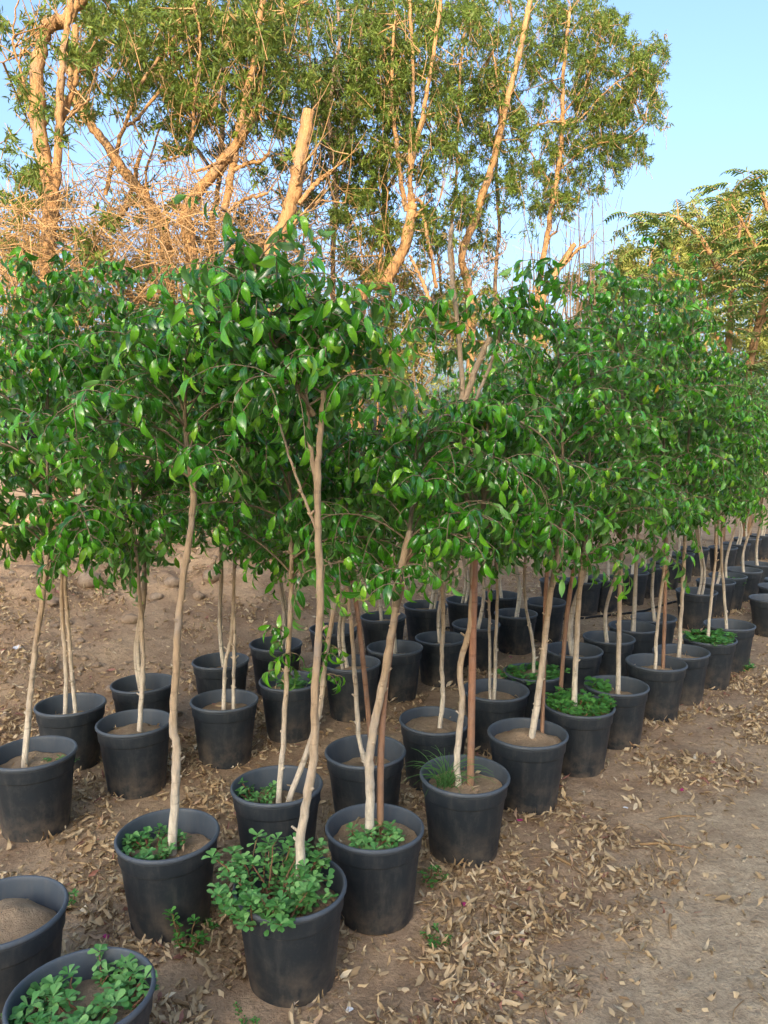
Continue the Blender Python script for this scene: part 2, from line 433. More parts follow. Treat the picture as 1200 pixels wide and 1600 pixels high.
ORD = 'first second third fourth fifth sixth seventh eighth ninth tenth eleventh twelfth thirteenth fourteenth fifteenth sixteenth'.split()
PX = dict(P=[(455, 1367), (587, 1285), (725, 1208), (824, 1147), (903, 1102), (964, 1068), (1024, 1036), (1066, 1012), (1109, 992), (1140, 973)],
          B=[(263, 1298), (433, 1224), (572, 1166), (677, 1115), (774, 1073), (833, 1044), (896, 1016), (950, 995), (988, 975), (1022, 959)],
          C=[(52, 1180), (211, 1127), (350, 1089), (453, 1058), (550, 1033), (618, 1011), (689, 992), (745, 972), (806, 954), (852, 937)],
          D=[(110, 1097), (224, 1060), (346, 1025), (431, 1002), (520, 978), (600, 963), (665, 945), (728, 934), (782, 922)],
          F=[(1088, 922), (1118, 907), (1137, 897), (1162, 887), (1184, 880)],
          E=[(872, 902), (912, 905), (944, 901), (985, 893), (1010, 883), (1040, 872), (1062, 864), (1085, 856)],
          H=[(1130, 852), (1150, 846), (1168, 840), (1188, 836)],
          G=[(1207, 932), (1216, 916), (1226, 902)])
ROWNAME = dict(P='path-side row', B='second row', C='third row', D='bank-side row', F='far middle block', E='far block by the bank', H='farthest row', G='far path-side block')
POS = {}
pot_rng = np.random.default_rng(21)
DEPTH = {'P5': .03, 'P9': .035, 'B6': .04, 'P2': .055, 'P3': .062, 'P4': .05, 'B4': .05, 'P1': .075, 'B1': .085, 'C1': .07}
def pot(key, x, y, label, soil=None, drop=.07):
    z = float(ground_z(x, y)) - .006
    o = link('nursery_pot', ME_POT, loc=(x, y, z))
    o.rotation_euler = (pot_rng.normal(0, .012), pot_rng.normal(0, .012), pot_rng.random() * 6.28)
    s = 1 + pot_rng.normal(0, .014); e = pot_rng.normal(0, .014); o.scale = (s * (1 + e), s * (1 - e), s * (1 + pot_rng.normal(0, .012)))
    link('rim', ME_RIM, o)
    sm = soil if soil else ME_SOIL[pot_rng.integers(len(ME_SOIL))]
    link('soil', sm, o, (0, 0, POT_H - drop)).scale = (1.01 - drop * .55,) * 2 + (1,)
    tag(o, label, 'pot', 'black nursery pots standing in rows')
    POS[key] = (x, y, z + POT_H - drop)
    return o
POTLAB = {'P1': 'black nursery pot overflowing with bushy grey-green purslane', 'P3': 'black pot holding a grass tuft and a red-brown stake',
          'P4': 'black pot with bare sandy soil and a peeling leaning trunk', 'P5': 'black pot topped with a low mat of dark round-leaved weeds',
          'B1': 'black pot with one tall white trunk and low purslane', 'P2': 'black pot with a white trunk, brown stake and sprouting purslane',
          'C1': 'black pot at the start of the third row, pale trunk leaning', 'B6': 'black pot of the second row hidden under broad-leaved weeds',
          'P9': 'black path-side pot filled with dark green leafy weeds'}
for row, pts in PX.items():
    for k, (u, v) in enumerate(pts):
        key = row + str(k + 1)
        p = at_z(u, v, POT_H)
        lab = POTLAB.get(key, f'black nursery pot, {ORD[k]} in the {ROWNAME[row]} from the purslane end')
        pot(key, p[0], p[1], lab, drop=DEPTH.get(key, float(pot_rng.uniform(.065, .1))))
p = at_z(130, 1545, POT_H); pot('A1', p[0], p[1], 'treeless black pot full of sprawling succulent purslane', drop=.075)
p = at_z(2, 1425, POT_H); pot('A2', p[0], p[1], 'treeless black pot heaped with a mound of bare sand', ME_MOUND, .075)

# ------------------------------------------------------------------ leaf shapes
def leaf_template(L, W, bend, fold, twist=0, stations=((0, 0.0), (.1, .42), (.28, .86), (.5, 1.0), (.72, .72), (.88, .26), (1.0, 0.0))):
    # along +Y, face +Z; bend curls the tip down
    V, UV = [], []
    ang = 0; y = z = 0; prev = 0
    for (t, w) in stations:
        d = (t - prev) * L; ang_m = -bend * (t + prev) / 2
        y += d * math.cos(ang_m); z += d * math.sin(ang_m); prev = t
        hw = w * W / 2; tw = twist * t
        up = hw * math.sin(fold)
        for s in (-1, 0, 1):
            if w == 0 and s != 0: continue
            V.append((s * hw * math.cos(fold) * math.cos(tw) , y, z + (abs(s) * up) + s * hw * math.sin(tw))); UV.append((.5 + .5 * s * max(w, .12) if s else .5, t))
    Q, T = [], []
    # first station has 1 vert (0), then 3 each, last 1
    n = len(stations)
    b = lambda k: 1 + (k - 1) * 3
    T += [(0, b(1) + 1, b(1)), (0, b(1) + 2, b(1) + 1)]
    for k in range(1, n - 2):
        Q += [(b(k), b(k) + 1, b(k + 1) + 1, b(k + 1)), (b(k) + 1, b(k) + 2, b(k + 1) + 2, b(k + 1) + 1)]
    e = b(n - 2); last = b(n - 1)
    T += [(e, e + 1, last), (e + 1, e + 2, last)]
    return np.array(V), np.array(Q), np.array(T), np.array(UV)
FIG_T = [leaf_template(1, .36, bd, fo, tw) for bd, fo, tw in ((1.5, .45, .5), (2.0, .55, -.6), (1.0, .35, .7), (2.6, .4, -.2))]
SHORT = ((0, 0.0), (.3, .85), (.65, .8), (1.0, 0.0))
FAR_FIG_T = [leaf_template(1, .37, bd, fo, tw, SHORT) for bd, fo, tw in ((1.2, .35, .1), (1.8, .45, -.2), (.6, .25, .2))]
OBOV = ((0, 0.0), (.12, .22), (.4, .5), (.68, .95), (.88, .9), (1.0, 0.0))
PUR_T = [leaf_template(1, .56, bd, fo, 0, OBOV) for bd, fo in ((.5, .3), (.15, .2), (.9, .25))]
DRYSH = ((0, 0.0), (.15, .5), (.45, 1.0), (.75, .7), (1.0, 0.0))
_jr = np.random.default_rng(15)
def dried(w, bd, fo, tw):
    V, Q, T, U = leaf_template(1, w, bd, fo, tw, DRYSH)
    return V + _jr.normal(0, .04, V.shape) * [1, .6, 1.3], Q, T, U
DRY_T = [dried(*a) for a in ((.34, .6, .9, .7), (.28, -1.6, .8, -.6), (.36, 1.6, .5, 1.2), (.22, .4, 1.25, 1.6), (.38, -.6, .3, -1.3), (.32, 2.2, .7, .3), (.30, -2.0, .9, .9), (.24, 1.0, 1.1, -1.8), (.4, .2, .6, .2))]

def frames(axis, normal):
    y = unit(axis); z = np.asarray(normal) - y * (np.asarray(normal) * y).sum(-1, keepdims=True)
    z = unit(z); x = np.cross(y, z)
    return np.stack([x, y, z], -1)          # columns

def join_leaves(name, templates, pos, R, size, tint, mat, off=None):
    n = len(pos); k = np.arange(n) % len(templates)
    Vs, Qs, Ts, Us, Ti, base = [], [], [], [], [], 0
    for ti, (V, Q, T, U) in enumerate(templates):
        s = np.where(k == ti)[0]
        if not len(s): continue
        W = np.einsum('nij,vj->nvi', R[s], V) * size[s][:, None, None] + pos[s][:, None, :]
        m = len(V); o = (np.arange(len(s)) * m + base)[:, None, None]
        if len(Q): Qs.append((Q[None] + o).reshape(-1, 4))
        if len(T): Ts.append((T[None] + o).reshape(-1, 3))
        Vs.append(W.reshape(-1, 3)); Us.append(np.tile(U, (len(s), 1))); Ti.append(np.repeat(tint[s], m)); base += len(s) * m
    V = np.concatenate(Vs)
    if off is not None: V = V - off
    return make_mesh(name, V, np.concatenate(Qs) if Qs else None, np.concatenate(Ts) if Ts else None, np.concatenate(Ti), np.concatenate(Us), mat=mat)

ME_FIGLEAF = [make_mesh('fig_leaf', V, Q, T, uv=U, mat=M_FIG_O) for (V, Q, T, U) in FIG_T]
ME_PURLEAF = [make_mesh('purslane_leaf', V, Q, T, uv=U, mat=M_PUR_O) for (V, Q, T, U) in PUR_T]
ME_DRYLEAF = [make_mesh('dry_leaf', V, Q, T, uv=U, mat=M_DRY_O) for (V, Q, T, U) in DRY_T]

def leaf_object(name, me, parent, pos, R, size, tint, poff=None):
    o = bpy.data.objects.new(name, me)
    COL.objects.link(o)
    if parent is not None: o.parent = parent
    M = np.eye(4); M[:3, :3] = R * size; M[:3, 3] = pos if poff is None else pos - poff
    o.matrix_basis = Matrix(M.tolist())
    o.color = (float(tint), 0, 0, 1)
    return o

# ------------------------------------------------------------------ weeping figs
def grow_crown(r_, leader, R, n_prim, leaf=.08, dens=1.0, spread=None, t_lo=0.0, droop=1.0):
    """branches off a leader polyline; returns twig polylines and leaf frames"""
    twigs, LP, LA, LN, LS, LT = [], [], [], [], [], []
    L = spline(leader, 40); seg = np.linalg.norm(np.diff(L, axis=0), axis=1); cum = np.concatenate([[0], np.cumsum(seg)]) / seg.sum()
    az = r_.random() * 6.28
    cx = L[:, :2].mean(0)
    def leaves_along(P, s0, step, tipboost):
        d = np.concatenate([[0], np.cumsum(np.linalg.norm(np.diff(P, axis=0), axis=1))]); tot = d[-1]
        side = 1 if r_.random() < .5 else -1
        s = tot * s0
        while s < tot + .001:
            q = np.array([np.interp(s, d, P[:, c]) for c in range(3)])
            k = min(np.searchsorted(d, s), len(P) - 1); k = max(k, 1)
            T = unit(P[k] - P[k - 1])
            lat = np.cross(T, (0, 0, 1)); lat = lat / (np.linalg.norm(lat) + 1e-6) * side
            ax = T * .55 + lat * r_.uniform(.5, 1.0) + np.array([0, 0, -1]) * r_.uniform(.2, 1.3) * droop + r_.normal(0, .22, 3)
            out = np.array([q[0] - cx[0], q[1] - cx[1], 0]); out = out / (np.linalg.norm(out) + .05)
            nrm = np.array([0, 0, .75]) + out * .75 + r_.normal(0, .38, 3)
            LP.append(q); LA.append(ax); LN.append(nrm)
            f = s / tot
            LS.append(leaf * (1 if R > .1 else .6) * r_.uniform(.58, 1.08) * (1 - .25 * tipboost * (f > .85)))
            tt = r_.beta(2.2, 3.2) * .85
            if tipboost and f > .8 and r_.random() < .36: tt = r_.uniform(.82, .965)
            if r_.random() < .0004: tt = 1.0
            LT.append(tt); side = -side; s += step * r_.uniform(.7, 1.3)
        # leaf at the tip
        LP.append(P[-1]); LA.append(unit(P[-1] - P[-2]) + np.array([0, 0, -.5])); LN.append(np.array([0, 0, .6]) + r_.normal(0, .4, 3)); LS.append(leaf * .85); LT.append(r_.uniform(.5, .95))
    for i in range(n_prim):
        t = t_lo + (1 - t_lo) * ((i + r_.random()) / n_prim) ** .9
        az += 2.4 + r_.normal(0, .35)
        o = np.array([np.interp(t, cum, L[:, c]) for c in range(3)])
        prof = .72 + .42 * math.sin(math.pi * min(1, t * .95 + .2)) - .45 * t
        ln = R * prof * r_.uniform(.8, 1.3)
        el = math.radians(r_.uniform(22, 58) + 24 * t); dr = r_.uniform(.8, 1.75) * droop * (1 - .2 * t)
        n = 9; P = [o]; a = az
        for k in range(n - 1):
            e = el - dr * (k / (n - 1)) ** 1.2
            a += r_.normal(0, .09)
            P.append(P[-1] + ln / (n - 1) * np.array([math.cos(a) * math.cos(e), math.sin(a) * math.cos(e), math.sin(e)]))
        P = np.array(P)
        if spread is not None:
            sc_ = spread(P)
            if sc_ is not None: P = sc_
        twigs.append((P, .0043 * (.6 + ln), .0016))
        leaves_along(P, .35, .034 / dens, 1)
        ns = max(3, int(ln / .042 * dens))
        for k in range(ns):
            s = .18 + .8 * (k + r_.random() * .6) / ns
            x = s * (n - 1); ki = min(int(x), n - 2); q = P[ki] + (P[ki + 1] - P[ki]) * (x - ki)
            T = unit(P[ki + 1] - P[ki]); b = math.atan2(T[1], T[0]) + (1 if k % 2 else -1) * r_.uniform(.5, 1.25)
            e = math.asin(np.clip(T[2], -1, 1)) * .5 + r_.uniform(-.6, .75)
            l2 = min(1, R / .2) * r_.uniform(.11, .27) * (1.15 - .4 * s); Pk = [q]
            for w in range(4):
                ee = e - droop * .9 * (w / 3)
                Pk.append(Pk[-1] + l2 / 4 * np.array([math.cos(b) * math.cos(ee), math.sin(b) * math.cos(ee), math.sin(ee)]))
            Pk = np.array(Pk); twigs.append((Pk, .0022, .001))
            leaves_along(Pk, .15, .027 / dens, 1)
    # leader tip
    leaves_along(L[-10:], .1, .02, 1)
    R_ = frames(np.array(LA), np.array(LN))
    return twigs, np.array(LP), R_, np.array(LS), np.array(LT)

def nearest_pick(LP, n):
    d = np.linalg.norm(LP - CAMP, axis=1)
    # inside the frame only
    rel = LP - CAMP
    dep = rel[:, 1] * C_ - rel[:, 2] * S_
    u = 600 + FPX * rel[:, 0] / dep; v = 800 - FPX * (rel[:, 1] * S_ + rel[:, 2] * C_) / dep
    ok = (u > 0) & (u < 1200) & (v > 0) & (v < 1600)
    d = np.where(ok, d, 1e3)
    order = np.argsort(d)[:n]
    pick = np.zeros(len(LP), bool); pick[order] = True
    return pick & ok

def fig_tree(key, stems, top, R, seed, n_prim=20, singles=0, leaf=.08, label='', dens=1.0, extra=None, t_lo=0.0, droop=1.0, crown_from=None, mat=None, sprays=()):
    """stems: list of (points3d, r_base, r_top); the first carries the crown; top: apex point"""
    r_ = np.random.default_rng(seed)
    x, y, z = POS[key]
    base = stems[0][0][0]
    root = empty('weeping_fig', (float(base[0]), float(base[1]), float(base[2]))); off = np.array(root.location)
    mbt = MB()
    for (P, ra, rb) in stems:
        P = spline(P, max(8, len(P) * 5)); P = P + np.vstack([np.zeros((2, 3)), r_.normal(0, .0012, (len(P) - 2, 3))])
        rad = .84 * np.linspace(ra, rb, len(P)) * (1 + .04 * r_.standard_normal(len(P)))
        rad[0] *= 1.25
        P[0][2] -= .03
        tube(mbt, P, rad, 9, True, rough=.03)
        for k in range(int(7 + r_.integers(6))):      # short pruned spurs
            i = r_.integers(3, len(P) - 2); a = r_.random() * 6.28
            d = np.array([math.cos(a), math.sin(a), .7]); d /= np.linalg.norm(d)
            tube(mbt, [P[i], P[i] + d * rad[i] * 1.3, P[i] + d * (rad[i] + r_.uniform(.006, .022))], [.006, .005, .0035], 5)
    link('trunk', mbt.mesh('fig_trunk', mat or M_FIGBARK, True, off), root)
    main = spline(stems[0][0], 20)
    cs = main[-1] if crown_from is None else crown_from
    if crown_from is None:
        lo = np.where(main[:, 2] > r_.uniform(1.0, 1.12))[0]
        if len(lo): cs = main[lo[0]]
    mid = main[-1] if crown_from is None else (cs + top) / 2 + r_.normal(0, .03, 3) * np.array([1, 1, 0])
    twigs, LP, LR, LS, LT = grow_crown(r_, [cs, mid, top], R, int(n_prim * 1.35), leaf, dens, None, t_lo, droop)
    for (ld, R2, n2) in sprays:
        t2 = grow_crown(r_, ld, R2, n2, leaf, dens, None, 0, droop)
        twigs += t2[0]; LP = np.concatenate([LP, t2[1]]); LR = np.concatenate([LR, t2[2]]); LS = np.concatenate([LS, t2[3]]); LT = np.concatenate([LT, t2[4]])
    mbw = MB()
    tube(mbw, spline([cs, mid, top], 10), np.linspace(stems[0][2], .003, 10), 6)
    for (P, a, b) in twigs: tube(mbw, P, np.linspace(a, b, len(P)), 4, False)
    if extra:
        for (P, a, b) in extra: P = spline(P, 14); tube(mbw, P, np.linspace(a, b, len(P)), 5)
    link('branches', mbw.mesh('fig_branches', M_TWIG, True, off), root)['kind'] = 'stuff'
    if singles:
        pk = nearest_pick(LP, singles)
        for n_, i in enumerate(np.where(pk)[0]):
            leaf_object('leaf', ME_FIGLEAF[n_ % 4], root, LP[i], LR[i], LS[i], LT[i], off)
        rest = ~pk
    else: rest = np.ones(len(LP), bool)
    c = link('crown', join_leaves('fig_crown', FIG_T if singles else FAR_FIG_T, LP[rest], LR[rest], LS[rest], LT[rest], M_FIG, off), root)
    c['kind'] = 'stuff'
    tag(root, label, 'tree', 'young weeping figs in nursery pots')
    return root

def z_px(key):
    x, y, z = POS[key]; q = np.array([x, y, z + .12]) - CAMP
    return 800 - FPX * (q[1] * S_ + q[2] * C_) / (q[1] * C_ - q[2] * S_)

def stem_px(key, pts, ra, rb, dy=0.0):
    """trunk seen through these picture points, standing in the pot at its own distance"""
    x, y, z = POS[key]
    Y = y + dy
    P = [at_y(u, v, Y) for (u, v) in pts]
    if pts[0][1] > z_px(key) : P[0][2] = z
    return (np.array(P), ra, rb)

def stake(key, pts, r, label, dy=0.0, mat=None):
    x, y, z = POS[key]; P = [at_y(u, v, y + dy) for (u, v) in pts]; P[0][2] = z - .02
    mb = MB(); Pn = spline(P, 10); tube(mb, Pn, np.full(10, r) * (1 + .04 * rng.standard_normal(10)), 8, True, rough=.02)
    o = link('wooden_stake', mb.mesh('wooden_stake', mat or M_STAKE, True, P[0]), loc=P[0].tolist())
    tag(o, label, 'stake', 'wooden stakes beside the fig trunks')

def fl(key, extra='young weeping fig'):
    row, k = key[0], int(key[1:]) - 1
    return f'{extra} in the {ORD[k]} pot of the {ROWNAME[row]}' + (' from the purslane end' if row in 'PBCD' else '')

# ---- front trees, stems drawn one by one
A = lambda key, u, v, dy=0.0: at_y(u, v, POS[key][1] + dy)
spec = {}
fig_tree('P1', [stem_px('P1', [(472, 1368), (469, 1325), (479, 1250), (490, 1180), (492, 1080), (500, 960), (498, 850), (496, 760), (500, 690), (506, 610)], .0195, .010),
                stem_px('P1', [(496, 765), (484, 690), (478, 620), (470, 540)], .010, .006),
                stem_px('P1', [(498, 838), (470, 765), (445, 690), (425, 600)], .006, .003)],
         A('P1', 395, 400), .33, 101, 17, 290, .086, 'slender weeping fig with pale forked trunk rising from the overflowing purslane pot', crown_from=A('P1', 490, 650), dens=.92,
         sprays=[([A('P1', 505, 625), A('P1', 512, 590), A('P1', 522, 545)], .2, 6), ([A('P1', 472, 560), A('P1', 466, 520), A('P1', 462, 480)], .2, 5), ([A('P1', 428, 615), A('P1', 420, 590), A('P1', 408, 560)], .17, 4)])
fig_tree('P2', [stem_px('P2', [(577, 1303), (578, 1240), (577, 1185), (588, 1120), (600, 1060), (610, 1000), (625, 900), (640, 830)], .0215, .014)],
         A('P2', 652, 672), .36, 102, 15, 250, .078, 'weeping fig with stout white base tied to a brown stake', dens=1.05)
stake('P2', [(594, 1278), (595, 1180), (601, 1080), (617, 960), (645, 845)], .0135, 'brown wooden stake leaning along the stout white-based trunk', .03)
fig_tree('P3', [stem_px('P3', [(717, 1223), (714, 1180), (722, 1100), (719, 1040), (734, 980), (738, 880), (728, 760), (718, 650)], .0165, .013),
                stem_px('P3', [(718, 655), (722, 600), (714, 500), (703, 400), (706, 350)], .014, .009),
                stem_px('P3', [(716, 655), (735, 600), (752, 555), (766, 528)], .016, .013),
                stem_px('P3', [(728, 680), (745, 620), (770, 560), (782, 500), (770, 470)], .009, .005)],
         A('P3', 760, 640), .46, 103, 20, 290, .082, 'weeping fig with bare brown forked top beside the red-brown stake', crown_from=A('P3', 735, 860), dens=1.0, droop=1.2,
         sprays=[([A('P3', 716, 560), A('P3', 690, 510), A('P3', 672, 470)], .17, 6), ([A('P3', 782, 500), A('P3', 825, 470), A('P3', 868, 415)], .13, 6), ([A('P3', 765, 560), A('P3', 800, 520), A('P3', 820, 480)], .16, 5)],
         extra=[(np.array([A('P3', 725, 650), A('P3', 770, 645, -.1), A('P3', 822, 664, -.2), A('P3', 862, 700, -.25), A('P3', 880, 770, -.28)]), .007, .002),
                (np.array([A('P3', 720, 655), A('P3', 690, 650, -.1), A('P3', 665, 690, -.18), A('P3', 655, 760, -.2)]), .006, .002),
                (np.array([A('P3', 724, 660), A('P3', 716, 720, -.12), A('P3', 700, 800, -.15)]), .004, .0015),
                (np.array([A('P3', 728, 660), A('P3', 735, 740, -.12), A('P3', 742, 830, -.15)]), .004, .0015),
                (np.array([A('P3', 782, 500), A('P3', 830, 470), A('P3', 870, 400)]), .004, .0015)])
stake('P3', [(735, 1223), (737, 1100), (740, 935), (742, 840)], .0155, 'straight red-brown stake in the pot with the grass tuft', 0, M_REDSTAKE)
fig_tree('P4', [stem_px('P4', [(829, 1160), (842, 1080), (850, 1010), (860, 930), (876, 850), (880, 780)], .0195, .014)],
         A('P4', 870, 500), .44, 104, 20, 270, .080, 'weeping fig with a peeling leaning trunk in bare sandy soil', dens=1.0)
stake('P4', [(848, 1085), (851, 1000), (853, 920), (860, 845)], .010, 'thin stake tied to the peeling leaning trunk', .05)
fig_tree('P5', [stem_px('P5', [(897, 1092), (901, 1000), (908, 900), (917, 825), (920, 760)], .0175, .013)],
         A('P5', 925, 470), .46, 105, 20, 270, .080, 'weeping fig growing out of the round-leaved weed mat', dens=1.0)
stake('P5', [(876, 1050), (886, 960), (903, 850)], .0115, 'dark stake slanting behind the fig of the weed-matted pot', .22)
fig_tree('P6', [stem_px('P6', [(966, 1073), (968, 950), (972, 840), (970, 760)], .0165, .012)], A('P6', 975, 445), .46, 106, 20, 260, .080, fl('P6', 'straight-trunked weeping fig'))
fig_tree('P7', [stem_px('P7', [(1024, 1042), (1027, 980), (1040, 860), (1040, 780)], .013, .01)], A('P7', 1030, 425), .5, 107, 21, 260, .082, fl('P7', 'tall weeping fig'))
stake('P7', [(1036, 1044), (1039, 950), (1041, 840)], .011, 'pale stake beside the tall fig in the seventh path-side pot')
fig_tree('P8', [stem_px('P8', [(1061, 1018), (1066, 930), (1070, 850), (1072, 780)], .016, .012)], A('P8', 1085, 450), .46, 108, 19, 220, .080, fl('P8'))
fig_tree('P9', [stem_px('P9', [(1106, 990), (1112, 930), (1119, 860), (1118, 800)], .013, .01)], A('P9', 1120, 570), .45, 109, 17, 160, .078, fl('P9', 'lower weeping fig'))
fig_tree('P10', [stem_px('P10', [(1137, 976), (1131, 920), (1127, 860), (1130, 800)], .0135, .01)], A('P10', 1150, 600), .45, 110, 16, 150, .078, fl('P10', 'lower weeping fig'))
fig_tree('B1', [stem_px('B1', [(268, 1328), (274, 1240), (276, 1170), (270, 1130), (275, 1050), (278, 980), (287, 900), (300, 810), (303, 720)], .0195, .012)],
         A('B1', 300, 520), .44, 111, 19, 290, .086, 'weeping fig with one tall bare white trunk above low purslane', dens=.95, crown_from=A('B1', 302, 770))
fig_tree('B2', [stem_px('B2', [(434, 1244), (443, 1150), (449, 1040), (454, 940), (456, 850), (455, 790)], .0135, .010),
                stem_px('B2', [(447, 1246), (478, 1180), (499, 1110), (506, 1050), (515, 990), (532, 890), (540, 830)], .0145, .010)],
         A('B2', 430, 520), .46, 112, 20, 280, .084, 'twin-stemmed weeping fig spreading in a V behind the purslane pot',
         sprays=[([A('B2', 448, 1075), A('B2', 440, 1040), A('B2', 437, 985)], .055, 5), ([A('B2', 503, 1060), A('B2', 511, 1035), A('B2', 512, 1000)], .055, 5)])
fig_tree('B3', [stem_px('B3', [(575, 1182), (562, 1160), (556, 1080), (550, 990), (542, 915), (538, 850)], .014, .010)],
         A('B3', 560, 690), .36, 113, 16, 240, .078, 'short weeping fig with pale bent stem beside a dark stake', dens=1.05)
stake('B3', [(583, 1166), (572, 1080), (560, 970), (548, 880)], .012, 'dark brown stake beside the pale bent stem', .05)
fig_tree('B4', [stem_px('B4', [(687, 1125), (692, 1090), (690, 1030), (693, 960), (690, 880), (695, 820)], .0145, .010)], A('B4', 690, 640), .36, 114, 15, 200, .078, fl('B4', 'knotty weeping fig'))
fig_tree('B5', [stem_px('B5', [(772, 1083), (775, 1000), (777, 930), (775, 860)], .0125, .009), stem_px('B5', [(766, 1081), (765, 1000), (764, 920)], .010, .009)], A('B5', 790, 560), .42, 115, 17, 180, .08, fl('B5', 'double-stemmed weeping fig'))
fig_tree('B6', [stem_px('B6', [(834, 1052), (833, 1010), (820, 930), (822, 850)], .013, .01)], A('B6', 835, 560), .42, 116, 17, 150, .08, fl('B6'))
fig_tree('C1', [stem_px('C1', [(37, 1196), (48, 1080), (60, 980), (70, 910), (75, 850)], .016, .012)], A('C1', 70, 440), .56, 117, 22, 290, .086, 'weeping fig on a pale leaning trunk starting the third row', dens=.95, droop=1.1)
fig_tree('C2', [stem_px('C2', [(217, 1138), (223, 1060), (222, 990), (218, 930), (212, 860)], .0145, .011)], A('C2', 190, 425), .54, 118, 21, 260, .084, fl('C2'))
fig_tree('C3', [stem_px('C3', [(349, 1098), (352, 1040), (362, 990), (366, 900), (366, 840)], .013, .010), stem_px('C3', [(364, 1098), (366, 1030), (366, 960)], .012, .01)], A('C3', 340, 425), .56, 119, 22, 250, .084, fl('C3', 'twin-stemmed weeping fig'))
fig_tree('C4', [stem_px('C4', [(449, 1062), (452, 1000), (457, 900), (455, 850)], .012, .010)], A('C4', 450, 440), .54, 120, 20, 170, .082, fl('C4'))
fig_tree('D1', [stem_px('D1', [(101, 1105), (103, 1040), (97, 960), (97, 900), (100, 850)], .0135, .011), stem_px('D1', [(118, 1105), (110, 1020), (101, 900)], .014, .011)], A('D1', 80, 425), .56, 121, 20, 200, .084, fl('D1', 'twin-stemmed weeping fig'))

# ---- the others: five crown shapes, copied
def proto_tree(seed, h, R, leaf=.08, n_prim=17):
    r_ = np.random.default_rng(seed)
    lean = r_.normal(0, .05, 2)
    pts = np.array([[0, 0, 0], [r_.normal(0, .02), r_.normal(0, .02), .3], [lean[0] * .7, lean[1] * .7, .65], [lean[0], lean[1], .84]])
    root = empty('weeping_fig', (0, 0, -50))
    mbt = MB(); P = spline(pts, 16); tube(mbt, P, np.linspace(.0155, .011, 16) * (1 + .06 * r_.standard_normal(16)), 8)
    if seed % 2:
        q = pts + np.array([.03, .02, 0]) * np.linspace(1, .2, 4)[:, None]; tube(mbt, spline(q, 12), np.linspace(.012, .009, 12), 7)
    link('trunk', mbt.mesh('fig_trunk', M_FIGBARK), root)
    top = np.array([lean[0] * 1.2, lean[1] * 1.2, h])
    twigs, LP, LR, LS, LT = grow_crown(r_, [pts[-1], (pts[-1] + top) / 2, top], R, int(n_prim * 1.3), leaf)
    mbw = MB(); tube(mbw, spline([pts[-1], (pts[-1] + top) / 2, top], 8), np.linspace(.011, .003, 8), 6)
    for (P, a, b) in twigs: tube(mbw, P, np.linspace(a, b, len(P)), 4, False)
    link('branches', mbw.mesh('fig_branches', M_TWIG), root)['kind'] = 'stuff'
    c = link('crown', join_leaves('fig_crown', FAR_FIG_T, LP, LR, LS, LT, M_FIG), root); c['kind'] = 'stuff'
    return root
PROTO = [proto_tree(201 + k, h, R) for k, (h, R) in enumerate(((2.15, .46), (1.95, .43), (2.3, .48), (2.05, .45), (1.5, .4)))]
used = [False] * 5
def place_proto(k, key, label, sz=1.0):
    x, y, z = POS[key]
    root = PROTO[k]
    if used[k]:
        r2 = root.copy(); COL.objects.link(r2)
        for ch in root.children:
            c = ch.copy(); COL.objects.link(c); c.parent = r2
        root = r2
    used[k] = True
    root.location = (x + pot_rng.normal(0, .015), y + pot_rng.normal(0, .015), z - .02)
    root.rotation_euler = (0, 0, pot_rng.random() * 6.28); root.scale = (sz, sz, sz)
    tag(root, label, 'tree', 'young weeping figs in nursery pots')
SHORTK = {'C5', 'C6', 'D5', 'D6', 'D4', 'C7', 'D7'}
cnt = 0
for key in ['B7', 'B8', 'B9', 'B10', 'C5', 'C6', 'C7', 'C8', 'C9', 'C10', 'D2', 'D3', 'D4', 'D5', 'D6', 'D7', 'D8', 'D9'] + ['F%d' % k for k in range(1, 6)] + ['E%d' % k for k in range(1, 9)] + ['H%d' % k for k in range(1, 5)] + ['G1', 'G2', 'G3']:
    if key[0] == 'G': continue
    k = 4 if key in SHORTK else cnt % 4
    place_proto(k, key, fl(key), pot_rng.uniform(.9, 1.03)); cnt += 1

